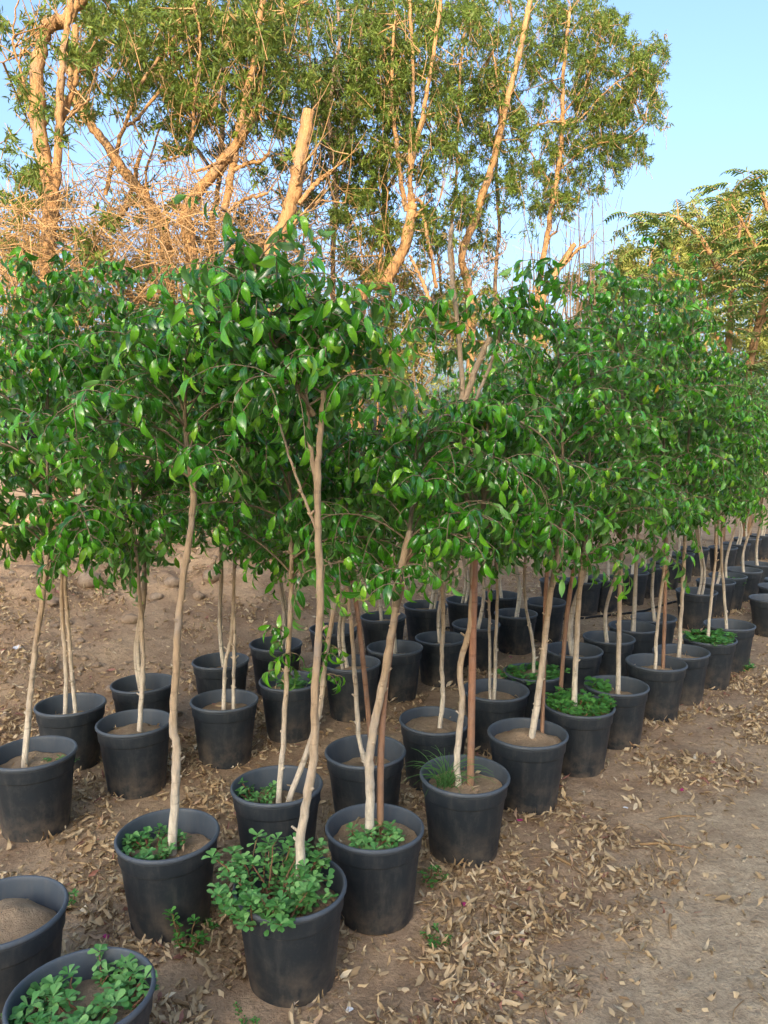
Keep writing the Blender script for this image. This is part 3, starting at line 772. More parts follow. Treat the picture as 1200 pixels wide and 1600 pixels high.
# ------------------------------------------------------------------ weeds in the pots
def purslane(key, label, n_stem, reach, height, leaf=.03, singles=0, rad=.13, centre=(0, 0), mat=None, cat='weed', name='purslane', seed=1, tmpl=None):
    r_ = np.random.default_rng(seed); x, y, z = POS[key]
    base = np.array([x + centre[0], y + centre[1], z])
    root = empty(name, base.tolist())
    LP, LA, LN, LS, LT = [], [], [], [], []; mbs = MB()
    for s in range(n_stem):
        a = r_.random() * 6.28; rr = rad * math.sqrt(r_.random())
        P0 = base + np.array([rr * math.cos(a), rr * math.sin(a), -.005])
        b = a + r_.normal(0, .6); l = reach * r_.uniform(.5, 1.1); hh = height * r_.uniform(.4, 1.1)
        n = 6
        P = np.array([P0 + np.array([math.cos(b) * l * t, math.sin(b) * l * t, hh * (1.7 * t - .7 * t * t)]) + r_.normal(0, .004, 3) * t for t in np.linspace(0, 1, n)])
        tube(mbs, P, np.linspace(.0035, .002, n), 5)
        for k in range(1, n):
            m = 7 if k == n - 1 else int(r_.integers(2, 4))
            ph = r_.random() * 6.28
            for w in range(m):
                c = ph + w * 6.28 / m + r_.normal(0, .2)
                up = r_.uniform(.25, .9) if k == n - 1 else r_.uniform(0, .5)
                ax = np.array([math.cos(c), math.sin(c), up])
                LP.append(P[k] + r_.normal(0, .002, 3)); LA.append(ax); LN.append(np.array([-math.cos(c) * up * .6, -math.sin(c) * up * .6, 1]) + r_.normal(0, .25, 3))
                LS.append(leaf * r_.uniform(.7, 1.15) * (1 if k == n - 1 else .85)); LT.append(r_.random())
    LP, LS, LT = np.array(LP), np.array(LS), np.array(LT); LR = frames(np.array(LA), np.array(LN))
    link('stems', mbs.mesh('weed_stems', M_STEM, True, base), root)
    rest = np.ones(len(LP), bool)
    if singles:
        pk = nearest_pick(LP, singles)
        for n_, i in enumerate(np.where(pk)[0]): leaf_object('leaf', ME_PURLEAF[n_ % 3], root, LP[i], LR[i], LS[i], LT[i], base)
        rest = ~pk
    c = link('foliage', join_leaves('weed_foliage', tmpl or PUR_T, LP[rest], LR[rest], LS[rest], LT[rest], mat or M_PUR, base), root); c['kind'] = 'stuff'
    tag(root, label, cat, 'weeds growing in the pots')
    return root
purslane('A1', 'sprawling purslane filling the treeless pot', 44, .06, .07, .033, 290, .11, seed=31)
purslane('P1', 'bushy purslane spilling over the rim below the forked pale trunk', 90, .10, .14, .033, 290, .12, (-.055, -.03), seed=32)
purslane('B1', 'low purslane round the tall bare white trunk', 22, .05, .05, .03, 120, .07, (-.06, .0), seed=33)
purslane('P2', 'purslane sprouting round the stout white trunk base', 22, .03, .05, .03, 110, .075, (.0, -.045), seed=34)
purslane('B2', 'small purslane clump beside the twin-stemmed fig', 16, .05, .075, .026, 80, .05, (-.085, .02), seed=35)
purslane('C1', 'few purslane sprigs beside the pale leaning trunk', 7, .05, .03, .026, 0, .06, (.06, .0), seed=36)
ROUND = [leaf_template(1, .85, .3, .2, 0, OBOV), leaf_template(1, .8, .7, .15, 0, OBOV)]
purslane('P5', 'low dark mat of round-leaved weeds over a pot rim', 130, .045, .05, .027, 0, .145, mat=M_MINT, name='weed_mat', seed=37, tmpl=ROUND)
purslane('P6', 'broad-leaved seedling beside a straight trunk', 6, .05, .09, .05, 0, .03, (-.09, -.02), mat=M_MINT, name='weed_seedling', seed=38, tmpl=ROUND)
purslane('P9', 'dark green leafy weeds filling the ninth path-side pot', 60, .07, .06, .034, 0, .13, mat=M_MINT, name='weed_mat', seed=39, tmpl=ROUND)
purslane('B6', 'broad dark weeds spreading over the sixth second-row pot', 50, .07, .04, .034, 0, .13, mat=M_MINT, name='weed_mat', seed=40, tmpl=ROUND)
purslane('F3', 'green weeds topping a pot of the far middle block', 44, .06, .05, .034, 0, .12, mat=M_MINT, name='weed_mat', seed=41, tmpl=ROUND)
purslane('C4', 'leafy seedling in the fourth pot of the third row', 6, .05, .08, .05, 0, .04, mat=M_MINT, name='weed_seedling', seed=42, tmpl=ROUND)
# grass tuft
x, y, z = POS['P3']; gb = np.array([x - .07, y + .01, z]); mb = MB(); r_ = np.random.default_rng(9)
for k in range(60):
    a = r_.random() * 6.28; l = r_.uniform(.10, .24); b = gb + np.array([r_.normal(0, .015), r_.normal(0, .015), 0])
    e0 = r_.uniform(.7, 1.45); P = [b]
    for w in range(6):
        e = e0 - 1.4 * (w / 5) ** 1.3
        P.append(P[-1] + l / 6 * np.array([math.cos(a) * math.cos(e), math.sin(a) * math.cos(e), math.sin(e)]))
    tube(mb, P, np.linspace(.0022, .0006, 7), 3, False, tint=r_.random())
o = link('grass_tuft', mb.mesh('grass_tuft', M_MINT, True, gb), loc=gb.tolist()); tag(o, 'thin grass tuft growing beside the red-brown stake', 'grass')
# shoots on the bare trunks of the twin-stemmed fig pot
def ground_weed(u, v, label, n, reach, h, leaf, seed):
    p = at_z(u, v, 0); POS['w'] = (p[0], p[1], float(ground_z(p[0], p[1])) - .004)
    r = purslane('w', label, n, reach, h, leaf, 0, .03, mat=M_MINT, name='ground_weed', seed=seed); r['group'] = 'weeds growing in the ground'
ground_weed(290, 1490, 'spindly seedling against the white-trunk pot', 6, .04, .14, .025, 51)
ground_weed(335, 1443, 'tiny sprout beside the overflowing purslane pot', 3, .03, .03, .022, 52)
ground_weed(672, 1385, 'green sprig between the stake pot and its neighbour', 5, .03, .05, .02, 53)
ground_weed(685, 1462, 'small weed among dry leaves by the path', 5, .03, .04, .018, 54)
ground_weed(1160, 1045, 'leafy weed at the foot of the path-side row', 9, .08, .05, .045, 55)
ground_weed(105, 1420, 'low sprout behind the treeless pots', 4, .03, .06, .02, 56)
ground_weed(385, 1585, 'tiny weed at the foot of the purslane pot', 5, .03, .02, .014, 57)

# ------------------------------------------------------------------ litter on the ground
r_ = np.random.default_rng(55)
potxy = np.array([[POS[k][0], POS[k][1]] for k in POS])
def litter_density(x, y):
    n = row_n(x, y)
    d = .07 + .93 * ss(.75, 1.15, n + .5 * (vnoise(x * 1.9, y * 1.9) - .5)) * (1 - .25 * ss(1.55, 1.9, n))
    d = d * (.12 + .88 * ss(.40, .66, .6 * vnoise(x * 2.6 + 3, y * 2.6 + 7) + .4 * vnoise(x * 7 + 3, y * 7 + 1)))
    d = d + .55 * ss(3.9, 4.5, n) * ss(.35, .6, vnoise(x * 1.5, y * 1.5 + 40)) * ss(3.5, 1.5, row_m(x, y))
    return d
def scatter(N, near=True):
    out = []
    while sum(map(len, out)) < N:
        u = r_.uniform(-60, 1260, 20000); v = r_.uniform(840, 1640, 20000)
        R = np.stack([(u - 600) / FPX, C_ + (800 - v) / FPX * S_, -S_ + (800 - v) / FPX * C_], -1)
        P = CAMP + R * (-CAM_H / R[:, 2])[:, None]
        x, y = P[:, 0], P[:, 1]
        # even density on the ground, thinned with distance
        w = np.clip((y / 7.5) ** 1.9, 0, 1)
        ok = (r_.random(len(x)) < litter_density(x, y) * w)
        dm = np.min(np.hypot(x[:, None] - potxy[None, :, 0], y[:, None] - potxy[None, :, 1]), axis=1)
        ok |= (r_.random(len(x)) < .5 * w * np.exp(-((dm - .17) / .05) ** 2) * ss(.3, .6, vnoise(x * 3 + 30, y * 3)))
        ok &= dm > .137
        out.append(P[ok][:, :2])
    return np.concatenate(out)[:N]
xy = scatter(26000)
n = len(xy); gz = ground_z(xy[:, 0], xy[:, 1])
az = r_.random(n) * 6.28; tl = r_.normal(0, .28, n)
axis = np.stack([np.cos(az), np.sin(az), tl], -1)
nrm = np.stack([r_.normal(0, .55, n), r_.normal(0, .55, n), np.where(r_.random(n) < .5, 1, -1)], -1)
size = .024 + .052 * r_.beta(1.5, 1.7, n); tint = .2 + r_.beta(2.2, 1.3, n) * .74
tint[r_.random(n) < .07] = r_.uniform(.955, 1)
_sx, _sy, _sz = [], [], []
for _k in ['P3', 'P4', 'B3', 'B4', 'B2', 'P1', 'P2', 'B1', 'C1', 'C2', 'C3', 'P6', 'P7', 'B5', 'A2', 'A1', 'P8', 'C4', 'D1']:      # a few dry leaves on the soil of the pots
    for _q in range(r_.integers(4, 13)):
        _a, _r = r_.random() * 6.28, .13 * math.sqrt(r_.random()); _sx.append(POS[_k][0] + _r * math.cos(_a)); _sy.append(POS[_k][1] + _r * math.sin(_a)); _sz.append(POS[_k][2] + (.05 * (1 - (_r / .165) ** 2) if _k == 'A2' else .012))
_m = len(_sx); xy[:_m, 0] = _sx; xy[:_m, 1] = _sy; gz[:_m] = _sz; size[:_m] *= .8
pos = np.stack([xy[:, 0], xy[:, 1], gz + .007 + np.abs(tl) * size * .25 + r_.random(n) * .006], -1)
LR = frames(axis, nrm)
d = np.hypot(xy[:, 0], xy[:, 1]) - size * 25
inside = (np.abs(xy[:, 0] / xy[:, 1]) < .49) & (xy[:, 1] > 2.05) & (np.arange(n) >= _m)
near = np.zeros(n, bool); near[np.argsort(np.where(inside, d, 99))[:290]] = True
for q, i in enumerate(np.where(near)[0]):
    o = leaf_object('fallen_leaf', ME_DRYLEAF[q % 9], None, pos[i], LR[i], size[i], tint[i])
    t = tint[i]
    lab = 'curled dark brown dry leaf fallen on the sand' if t < .35 else 'curled tan dry leaf fallen on the sand' if t < .62 else 'pale straw-coloured dry leaf fallen on the sand' if t < .95 else 'reddish dry leaf fallen on the sand'
    dd = [(math.hypot(pos[i][0] - POS[k][0], pos[i][1] - POS[k][1]), k) for k in POS]
    dd, kk = min(dd)
    lab = ('large ' if size[i] > .056 else 'small ' if size[i] < .042 else '') + lab
    if dd < .42: lab = lab.replace('on the sand', 'beside the ' + (f'{ORD[int(kk[1:]) - 1]} {ROWNAME[kk[0]]} pot' if kk[0] in ROWNAME else 'treeless pots'))
    else: lab = lab.replace('on the sand', 'on the open path')
    tag(o, lab, 'leaf', 'dry leaves fallen beside the path')
tag(link('leaf_litter', join_leaves('leaf_litter', DRY_T, pos[~near], LR[~near], size[~near], tint[~near], M_DRY)), 'drifts of dry leaves between the pots and along the path', 'leaf litter', None, 'stuff')
# crumbs of broken leaf
xy = scatter(26000); n = len(xy); gz = ground_z(xy[:, 0], xy[:, 1]); az = r_.random(n) * 6.28
CR = [(np.array([(-.3, 0, 0), (.25, .1, .12), (.1, 1, .05), (-.35, .7, .2)]), np.array([(0, 1, 2, 3)]), np.zeros((0, 3), int), np.zeros((4, 2)))]
tag(link('leaf_crumbs', join_leaves('leaf_crumbs', CR, np.stack([xy[:, 0], xy[:, 1], gz + .003], -1), frames(np.stack([np.cos(az), np.sin(az), r_.normal(0, .2, n)], -1), np.stack([r_.normal(0, .4, n), r_.normal(0, .4, n), np.ones(n)], -1)), r_.uniform(.006, .022, n), .2 + r_.beta(1.8, 1.6, n) * .7, M_DRY)), 'fine crumbs of broken leaf on the sand', 'leaf litter', None, 'stuff')
# thin straw and twigs on the ground
xy = scatter(1500); mb = MB()
for (x, y) in xy:
    a = r_.random() * 6.28; l = r_.uniform(.04, .2); z = float(ground_z(x, y)) + .006
    dx, dy = math.cos(a) * l / 2, math.sin(a) * l / 2; bx, by = -dy * r_.normal(0, .25), dx * r_.normal(0, .25)
    P = spline([(x - dx, y - dy, float(ground_z(x - dx, y - dy)) + .005), (x + bx, y + by, z + r_.uniform(0, .01)), (x + dx, y + dy, float(ground_z(x + dx, y + dy)) + .005)], 5)
    tube(mb, P, r_.uniform(.0008, .0022), 3, False, tint=r_.random())
tag(link('straw_litter', mb.mesh('straw_litter', M_BRUSH)), 'thin twigs and straw scattered among the leaves', 'straw', None, 'stuff')
# sticks that lie singly
for (u0, v0, u1, v1, rr, lab) in ((640, 1492, 740, 1508, .006, 'pale stick among the dry leaves by the purslane pot'), (1000, 1320, 1080, 1328, .006, 'bent brown stick lying at the edge of the path'),
                                  (1048, 1432, 1049, 1465, .006, 'short grey stick on the bare path'), (1030, 1280, 1096, 1276, .004, 'thin twig lying across the leaf drift'), (870, 1345, 920, 1372, .007, 'dark broken stick in the leaf drift')):
    a, b = at_z(u0, v0, .012), at_z(u1, v1, .012); m = (a + b) / 2 + [0, .015, .004]
    for q in (a, b, m): q[2] = float(ground_z(q[0], q[1])) + rr
    mb = MB(); tube(mb, spline([a, m, b], 9), np.linspace(rr, rr * .6, 9), 7, True, rough=.06)
    tag(link('stick', mb.mesh('stick', M_BRUSH, True, m), loc=m.tolist()), lab, 'stick', 'sticks lying on the ground')
# pink petals and scraps of paper
def crumple(name, u, v, size, mat, label, cat, group, seed):
    q = np.random.default_rng(seed); p = at_z(u, v, .01); p[2] = float(ground_z(p[0], p[1]))
    a = np.linspace(0, 6.28, 9, endpoint=False); V = [(0, 0, size * .25)]
    for f, h in ((.55, .45), (1, .25)):
        for t in a: V.append((size * f * math.cos(t) * q.uniform(.7, 1.2), size * f * math.sin(t) * q.uniform(.5, 1.1), size * h * q.uniform(.1, 2.2)))
    T = [(0, 1 + k, 1 + (k + 1) % 9) for k in range(9)]; Q = [(1 + k, 10 + k, 10 + (k + 1) % 9, 1 + (k + 1) % 9) for k in range(9)]
    tag(link(name, make_mesh(name, V, Q, T, mat=mat, smooth=False), loc=p.tolist()), label, cat, group)
for k, (u, v, lab) in enumerate(((812, 1284, 'magenta petal beside the pot with bare sandy soil'), (727, 1410, 'magenta petal among dry leaves near the stake pot'), (1065, 1233, 'deep pink petal in the leaf drift by the path'),
                                 (165, 1463, 'pink petal behind the sprawling purslane pot'), (798, 1027, 'pink petal between the second-row pots'))):
    crumple('petal', u, v, .014, M_PINK, lab, 'petal', 'fallen pink petals', 60 + k)
crumple('paper_scrap', 30, 1072, .04, M_PAPER, 'crumpled white paper scrap on the leafy bank foot', 'paper', None, 70)
crumple('paper_scrap', 546, 1568, .012, M_PAPER, 'small white paper scrap by the purslane pot', 'paper', None, 71)
crumple('paper_scrap', 977, 1262, .012, M_PAPER, 'small white scrap in the leaf drift', 'paper', None, 72)

# rocks and clods on the bank
def rock_mesh(seed):
    q = np.random.default_rng(seed); nu, nv = 10, 7; V = []
    ox, oy = q.random(2) * 90
    for j in range(nv):
        ph = math.pi * (j + .5) / nv
        for i in range(nu):
            th = 6.283 * i / nu; r = .75 + .5 * vnoise(math.cos(th) * 1.7 * math.sin(ph) + ox, math.sin(th) * 1.7 + math.cos(ph) * 2 + oy)
            V.append((r * math.sin(ph) * math.cos(th), r * .8 * math.sin(ph) * math.sin(th), r * .62 * math.cos(ph)))
    V += [(0, 0, .55), (0, 0, -.55)]
    Q = [(j * nu + i, (j + 1) * nu + i, (j + 1) * nu + (i + 1) % nu, j * nu + (i + 1) % nu) for j in range(nv - 1) for i in range(nu)]
    T = [(nu * nv, i, (i + 1) % nu) for i in range(nu)] + [(nu * nv + 1, (nv - 1) * nu + (i + 1) % nu, (nv - 1) * nu + i) for i in range(nu)]
    return np.array(V), np.array(Q), np.array(T)
ROCK = [rock_mesh(80 + k) for k in range(5)]
ME_ROCK = [make_mesh('rock', *r, mat=M_ROCK) for r in ROCK]
def hit_ground(u, v):
    r = ray(u, v); lo = 1.0
    for s in np.linspace(1, 40, 1600):
        p = CAMP + r * s
        if p[2] < float(ground_z(p[0], p[1])): return p
    return CAMP + r * 40
for k, (u, v, s, lab) in enumerate(((205, 972, .075, 'pale rounded stone on the bank above the third-row figs'), (140, 912, .13, 'large earth clod high on the bank'), (190, 900, .10, 'flat clod lying beside the large clod on the bank'),
        (270, 915, .09, 'rough clod on the bank behind the tall white trunk'), (310, 935, .07, 'small clod in the loose earth of the bank'), (245, 935, .06, 'dark clod half sunk in the bank'),
        (82, 945, .05, 'small stone on the bank beside the leaf heap'), (105, 975, .04, 'little stone at the foot of the bank'), (330, 905, .10, 'broad clod on the upper bank'), (165, 885, .06, 'grey stone at the bank crest'))):
    p = hit_ground(u, v); o = link('rock', ME_ROCK[k % 5], loc=(p[0], p[1], float(ground_z(p[0], p[1])) + s * .18)); o.scale = (s, s, s); o.rotation_euler = (0, 0, k * 1.3)
    tag(o, lab, 'rock', 'stones and clods on the earth bank')
mb = MB()
for k in range(900):
    m = r_.uniform(-4.5, 9); nn = r_.uniform(4.0, 7.6); p = mn(m, nn, 0); s = r_.uniform(.008, .035) * (2 if r_.random() < .08 else 1)
    V, Q, T = ROCK[k % 5]; a = r_.random() * 6.28; ca, sa = math.cos(a), math.sin(a)
    W = V * s; W = np.stack([W[:, 0] * ca - W[:, 1] * sa, W[:, 0] * sa + W[:, 1] * ca, W[:, 2]], -1) + [p[0], p[1], float(ground_z(p[0], p[1])) + s * .2]
    mb.add(W, Q, T)
tag(link('earth_clods', mb.mesh('earth_clods', M_ROCK)), 'loose crumbled earth on the bank', 'earth', None, 'stuff')

# black irrigation hose on the ground
def hose(pts, label):
    P = [at_z(u, v, .02) for u, v in pts]
    P = spline(P, 60)
    for q in P: q[2] = float(ground_z(q[0], q[1])) + .012
    mb = MB(); tube(mb, P, .011, 8); tag(link('irrigation_hose', mb.mesh('irrigation_hose', M_HOSE)), label, 'hose', 'black irrigation hoses')
hose([(640, 985), (760, 972), (870, 965), (930, 962), (1000, 955), (1060, 940)], 'black hose lying straight across the gap between pot blocks')
hose([(850, 925), (900, 938), (935, 948), (948, 962)], 'black hose curling behind the second row')

# ------------------------------------------------------------------ windbreak trees on the bank
def bank_y(u): return min(7.0 / max(.2, .66 - .751 * (u - 600) / FPX), 19.0)
r_bg = np.random.default_rng(77)
TUFT_STN = ((0, 0.0), (.35, 1.0), (1.0, 0.0))
TUFT_T = [leaf_template(1, .2, b, f, 0, ((0, 0.0), (.4, 1.0), (.7, .8), (1.0, 0.0))) for b, f in ((.3, .3), (.9, .2))]
def tufts(centres, r_, size, nl, tlo, thi):
    n = len(centres); P = np.repeat(centres, nl, axis=0)
    up = np.repeat(unit(r_.normal(0, .7, (n, 3)) + [0, 0, .25]), nl, axis=0)
    ax = unit(r_.normal(0, 1, (n * nl, 3))) + up * .75
    tint = np.repeat(r_.uniform(tlo, thi, n), nl) + r_.normal(0, .08, n * nl)
    old = np.repeat(r_.random(n) < .035, nl); tint[old] = 1
    return P + r_.normal(0, .012, P.shape), frames(ax, r_.normal(0, .6, (n * nl, 3)) + [0, -.3, .8]), size * r_.uniform(.7, 1.2, n * nl), np.clip(tint, 0, 1)
LIMB = .50
def bg_tree(label, limbs, clumps, seed, mat=None, leaf=.09, lmat=None, dy=0.0, spread=.9, twig=True, name='windbreak_tree', Yfix=None, nl=9, group='sunlit windbreak trees on the bank'):
    """limbs: (points px, r0, r1 in metres); clumps: (cx, cy, rx, ry, number of tufts)"""
    r_ = np.random.default_rng(seed)
    u0, v0 = limbs[0][0][0]
    Y0 = (Yfix or bank_y(u0)) + dy
    b = at_y(u0, v0, Y0); b = np.array([b[0], b[1], float(ground_z(b[0], b[1]))])
    root = empty(name, b.tolist()); mbt = MB(); ends = []
    for k, (pts, ra, rb) in enumerate(limbs):
        jit = 0 if k == 0 else r_.uniform(-.25, .25)
        P = [at_y(u, v, Y0 + jit * i / max(1, len(pts) - 1)) for i, (u, v) in enumerate(pts)]
        if k == 0: P = [b + [0, 0, -.1]] + P
        S = spline(P, 7 * len(P)); S[1:-1] += r_.normal(0, .006, (len(S) - 2, 3))
        tube(mbt, S, np.linspace(ra * (1.3 if k == 0 else 1), rb, len(S)) * LIMB * (1 + .06 * r_.standard_normal(len(S))), 9, True, rough=.05)
        ends.append(S)
    allp = np.concatenate(ends)
    C = []
    for (cx, cy, rx, ry, num) in clumps:
        num = int(num * 2.4)
        # sub-clumps so the outline is ragged
        ns = max(3, num // 16)
        sub = r_.normal(0, .6, (ns, 2)); sub = sub / np.maximum(1, np.linalg.norm(sub, axis=1))[:, None]
        for i in range(num):
            s = sub[r_.integers(ns)] + r_.normal(0, .13, 2)
            C.append(at_y(cx + s[0] * rx, cy + s[1] * ry, Y0 + .15 + abs(r_.normal(0, spread)) * (1 if r_.random() < .8 else -.6)))
    mbw = MB()
    if C:
        C = np.array(C)
        if twig:
            for c in C[::9]:
                i = np.argmin(((allp - c) ** 2).sum(1)) if r_.random() < .12 else None
                if i is not None and np.linalg.norm(allp[i] - c) < 1.6:
                    m = (allp[i] + c) / 2 + r_.normal(0, .08, 3); tube(mbw, spline([allp[i], m, c], 7), np.linspace(.012, .004, 7), 4, False)
                else:
                    d = np.array([r_.normal(0, .12), r_.normal(0, .12), -r_.uniform(.15, .5)]); m = c + d * .5 + r_.normal(0, .03, 3)
                    tube(mbw, spline([c + d, m, c], 5), np.linspace(.006, .0025, 5), 3, False)
        P, R, S, T = tufts(C, r_, leaf, nl, .1, .85)
        cr = link('crown', join_leaves('windbreak_crown', TUFT_T, P, R, S, T, lmat or M_BGLEAF, b), root); cr['kind'] = 'stuff'
    for k, S in enumerate(ends):      # thin side shoots off the limbs
        for q in range(int(len(S) * .3)):
            i = r_.integers(2, len(S)); a = r_.random() * 6.28; l = r_.uniform(.2, .7)
            p1 = S[i] + np.array([math.cos(a) * l * .4, math.sin(a) * l * .4, l * r_.uniform(.1, .6)]); p2 = p1 + np.array([math.cos(a) * l * .3, math.sin(a) * l * .3, l * r_.uniform(.2, .7)])
            tube(mbw, spline([S[i], p1, p2], 6), np.linspace(.008, .002, 6), 3, False)
    link('trunk', mbt.mesh('windbreak_trunk', mat or M_BGBARK, True, b), root)
    if mbw.v: link('twigs', mbw.mesh('windbreak_twigs', mat or M_BRUSH, True, b), root)['kind'] = 'stuff'
    tag(root, label, 'tree', group)
    return root
bg_tree('thick pale tree whose trunk splits into three limbs above the third-row figs',
        [([(75, 420), (80, 330), (68, 240), (58, 170), (62, 80), (78, 40), (105, 28), (145, -25)], .115, .10),
         ([(86, 320), (92, 220), (95, 130), (102, 60), (112, -10)], .08, .05), ([(88, 215), (105, 165), (118, 125), (124, 90)], .06, .045), ([(118, 118), (132, 98), (143, 82)], .035, .03),
         ([(98, 190), (120, 172), (140, 154)], .025, .015), ([(0, 98), (25, 90), (45, 72), (66, 62)], .012, .02), ([(60, 200), (35, 120), (20, 60), (30, -10)], .025, .012)],
        [(30, 60, 60, 80, 60), (40, 190, 60, 70, 60), (45, 300, 70, 60, 70), (60, 400, 90, 50, 60), (170, 60, 70, 60, 90), (140, 110, 30, 40, 30), (150, 400, 60, 60, 50)], 301, leaf=.085)
bg_tree('leaning tree with dark trunk and forked pale limbs behind the bank figs',
        [([(262, 420), (240, 330), (200, 275), (165, 225), (135, 185), (112, 130), (118, 40)], .11, .07), ([(165, 305), (176, 258), (195, 195), (228, 120), (275, 55), (290, -10)], .05, .03), ([(196, 195), (218, 182), (265, 120), (310, 55), (330, -10)], .04, .025),
         ([(180, 352), (205, 300), (220, 235)], .06, .045), ([(185, 345), (215, 305), (232, 285)], .03, .02), ([(232, 420), (235, 330), (228, 270), (255, 190)], .035, .02)],
        [(250, 60, 120, 80, 260), (150, 150, 60, 60, 90), (230, 150, 70, 50, 70), (270, 190, 60, 50, 50), (200, 20, 110, 50, 120), (230, 340, 60, 40, 30)], 302, dy=.8)
bg_tree('broad tree with thick curved limb and sawn stubs amid dry brush',
        [([(300, 430), (292, 330), (335, 270), (372, 222), (395, 185), (407, 165)], .11, .075), ([(350, 330), (365, 250), (378, 180), (398, 90), (412, -20)], .085, .06), ([(300, 194), (325, 180), (342, 158)], .035, .03), ([(300, 270), (332, 258), (360, 245)], .03, .025),
         ([(362, 268), (385, 256), (408, 252), (420, 238)], .04, .035), ([(345, 345), (375, 315), (418, 302)], .04, .035), ([(250, 255), (285, 238), (302, 200), (310, 170)], .02, .014), ([(400, 40), (430, 25), (470, 5), (500, -10)], .025, .015), ([(300, 220), (305, 150), (312, 60), (300, -10)], .03, .02)],
        [(360, 50, 110, 80, 300), (330, 130, 90, 60, 130), (420, 130, 60, 60, 130), (430, 30, 90, 50, 150), (300, 190, 80, 40, 40), (430, 220, 60, 60, 60)], 303)
bg_tree('tall sawn-off pale trunk stub standing in the brush',
        [([(425, 430), (440, 365), (458, 305), (470, 245), (482, 172)], .125, .12), ([(468, 318), (490, 290), (505, 278), (522, 266)], .05, .035), ([(450, 360), (490, 318), (540, 316)], .02, .012), ([(462, 300), (466, 280), (472, 250)], .02, .02)],
        [(510, 340, 40, 30, 12)], 304, dy=-1.5)
bg_tree('dense green tree behind the sawn trunk stub',
        [([(520, 430), (525, 300), (515, 180), (530, 60), (525, -20)], .06, .04), ([(525, 300), (550, 200), (560, 90), (575, -10)], .04, .03), ([(518, 250), (490, 150), (480, 40), (470, -10)], .035, .025), ([(470, 430), (478, 330), (505, 220)], .03, .02)],
        [(520, 50, 100, 80, 400), (500, 160, 80, 70, 300), (560, 150, 70, 70, 220), (520, 270, 80, 60, 150), (460, 290, 50, 50, 60), (570, 280, 60, 60, 110)], 305, M_DARKBARK, dy=1.2)
bg_tree('tall many-stemmed tree with looped knot above the short figs',
        [([(560, 490), (600, 440), (628, 395), (642, 340), (645, 318)], .15, .11), ([(646, 325), (642, 270), (662, 170), (678, 80), (692, -20)], .06, .045), ([(636, 330), (626, 280), (618, 210), (612, 150), (616, 40)], .07, .035), ([(640, 325), (640, 240), (646, 120), (640, 0)], .055, .035),
         ([(642, 345), (658, 328), (660, 318), (650, 312), (642, 318)], .035, .04), ([(660, 335), (672, 390), (682, 450)], .04, .05), ([(640, 400), (655, 430), (672, 470)], .04, .05), ([(585, 470), (592, 420), (600, 370), (606, 300)], .03, .015)],
        [(640, 40, 100, 70, 330), (600, 120, 60, 60, 170), (660, 170, 60, 60, 180), (680, 240, 45, 45, 120), (600, 340, 70, 40, 150), (590, 230, 60, 60, 120), (680, 340, 60, 50, 80), (580, 400, 50, 40, 60)], 306)
bg_tree('slim pale tree with twisted stem beside the slanting trunk',
        [([(735, 520), (730, 440), (722, 400), (748, 325), (772, 245), (795, 150), (815, 70), (832, -20)], .115, .075), ([(712, 480), (708, 420), (706, 350), (713, 280), (716, 180), (722, 80), (740, -10)], .055, .03), ([(738, 430), (758, 410), (786, 395), (790, 380)], .02, .012), ([(700, 440), (728, 436), (745, 410)], .02, .012), ([(775, 240), (782, 170), (770, 80)], .03, .02)],
        [(750, 60, 70, 80, 250), (780, 170, 60, 60, 180), (740, 150, 50, 60, 110), (720, 300, 50, 50, 90), (760, 270, 40, 50, 80), (800, 250, 45, 45, 90), (780, 330, 60, 50, 70), (750, 420, 50, 35, 45)], 307)
bg_tree('dark straight slim trunk between the pale trees',
        [([(776, 520), (774, 440), (780, 350), (776, 260), (785, 150), (800, 40), (790, -20)], .06, .035), ([(690, 520), (688, 440), (676, 340)], .05, .04)],
        [(790, 120, 50, 70, 90), (740, 10, 60, 50, 80)], 308, M_DARKBARK, dy=.8)
bg_tree('windbreak tree with loose crown hanging out against the open sky',
        [([(835, 520), (848, 410), (866, 300), (878, 220), (880, 120), (890, 20)], .10, .05), ([(815, 222), (838, 198), (866, 190), (900, 190), (950, 140), (1000, 105)], .04, .02), ([(880, 180), (920, 120), (940, 40)], .035, .02), ([(870, 270), (920, 230), (980, 215), (1010, 190)], .03, .012), ([(850, 400), (858, 372), (870, 362)], .06, .03), ([(868, 300), (830, 240), (800, 210)], .03, .02)],
        [(880, 30, 75, 55, 420), (930, 110, 75, 50, 400), (1010, 115, 38, 55, 220), (960, 180, 70, 45, 320), (900, 210, 60, 50, 240), (980, 230, 45, 30, 130), (870, 300, 45, 40, 150), (930, 260, 50, 35, 140), (830, 130, 40, 60, 150), (840, 280, 40, 50, 110), (960, 50, 20, 40, 50)], 309, spread=1.0)
bg_tree('short sawn-off stub beside the bare upright shoots',
        [([(840, 520), (862, 440), (882, 405), (898, 382)], .12, .09), ([(870, 425), (890, 405), (905, 388), (916, 386)], .06, .045)], [], 310)
bg_tree('green tree with shade in its leaf colour filling the gap behind the broad stubbed tree', [([(330, 420), (340, 300), (350, 150), (345, 20)], .08, .05), ([(342, 280), (390, 180), (420, 60)], .05, .03), ([(342, 280), (280, 190), (240, 80)], .05, .03)],
        [(300, 60, 140, 90, 200), (420, 90, 110, 90, 200), (360, 190, 110, 60, 90), (200, 90, 90, 80, 80), (210, 330, 130, 70, 110), (400, 340, 110, 70, 130), (300, 400, 160, 50, 110), (60, 380, 90, 60, 60)], 315, M_DARKBARK, dy=2.4, lmat=M_BGSHADED)
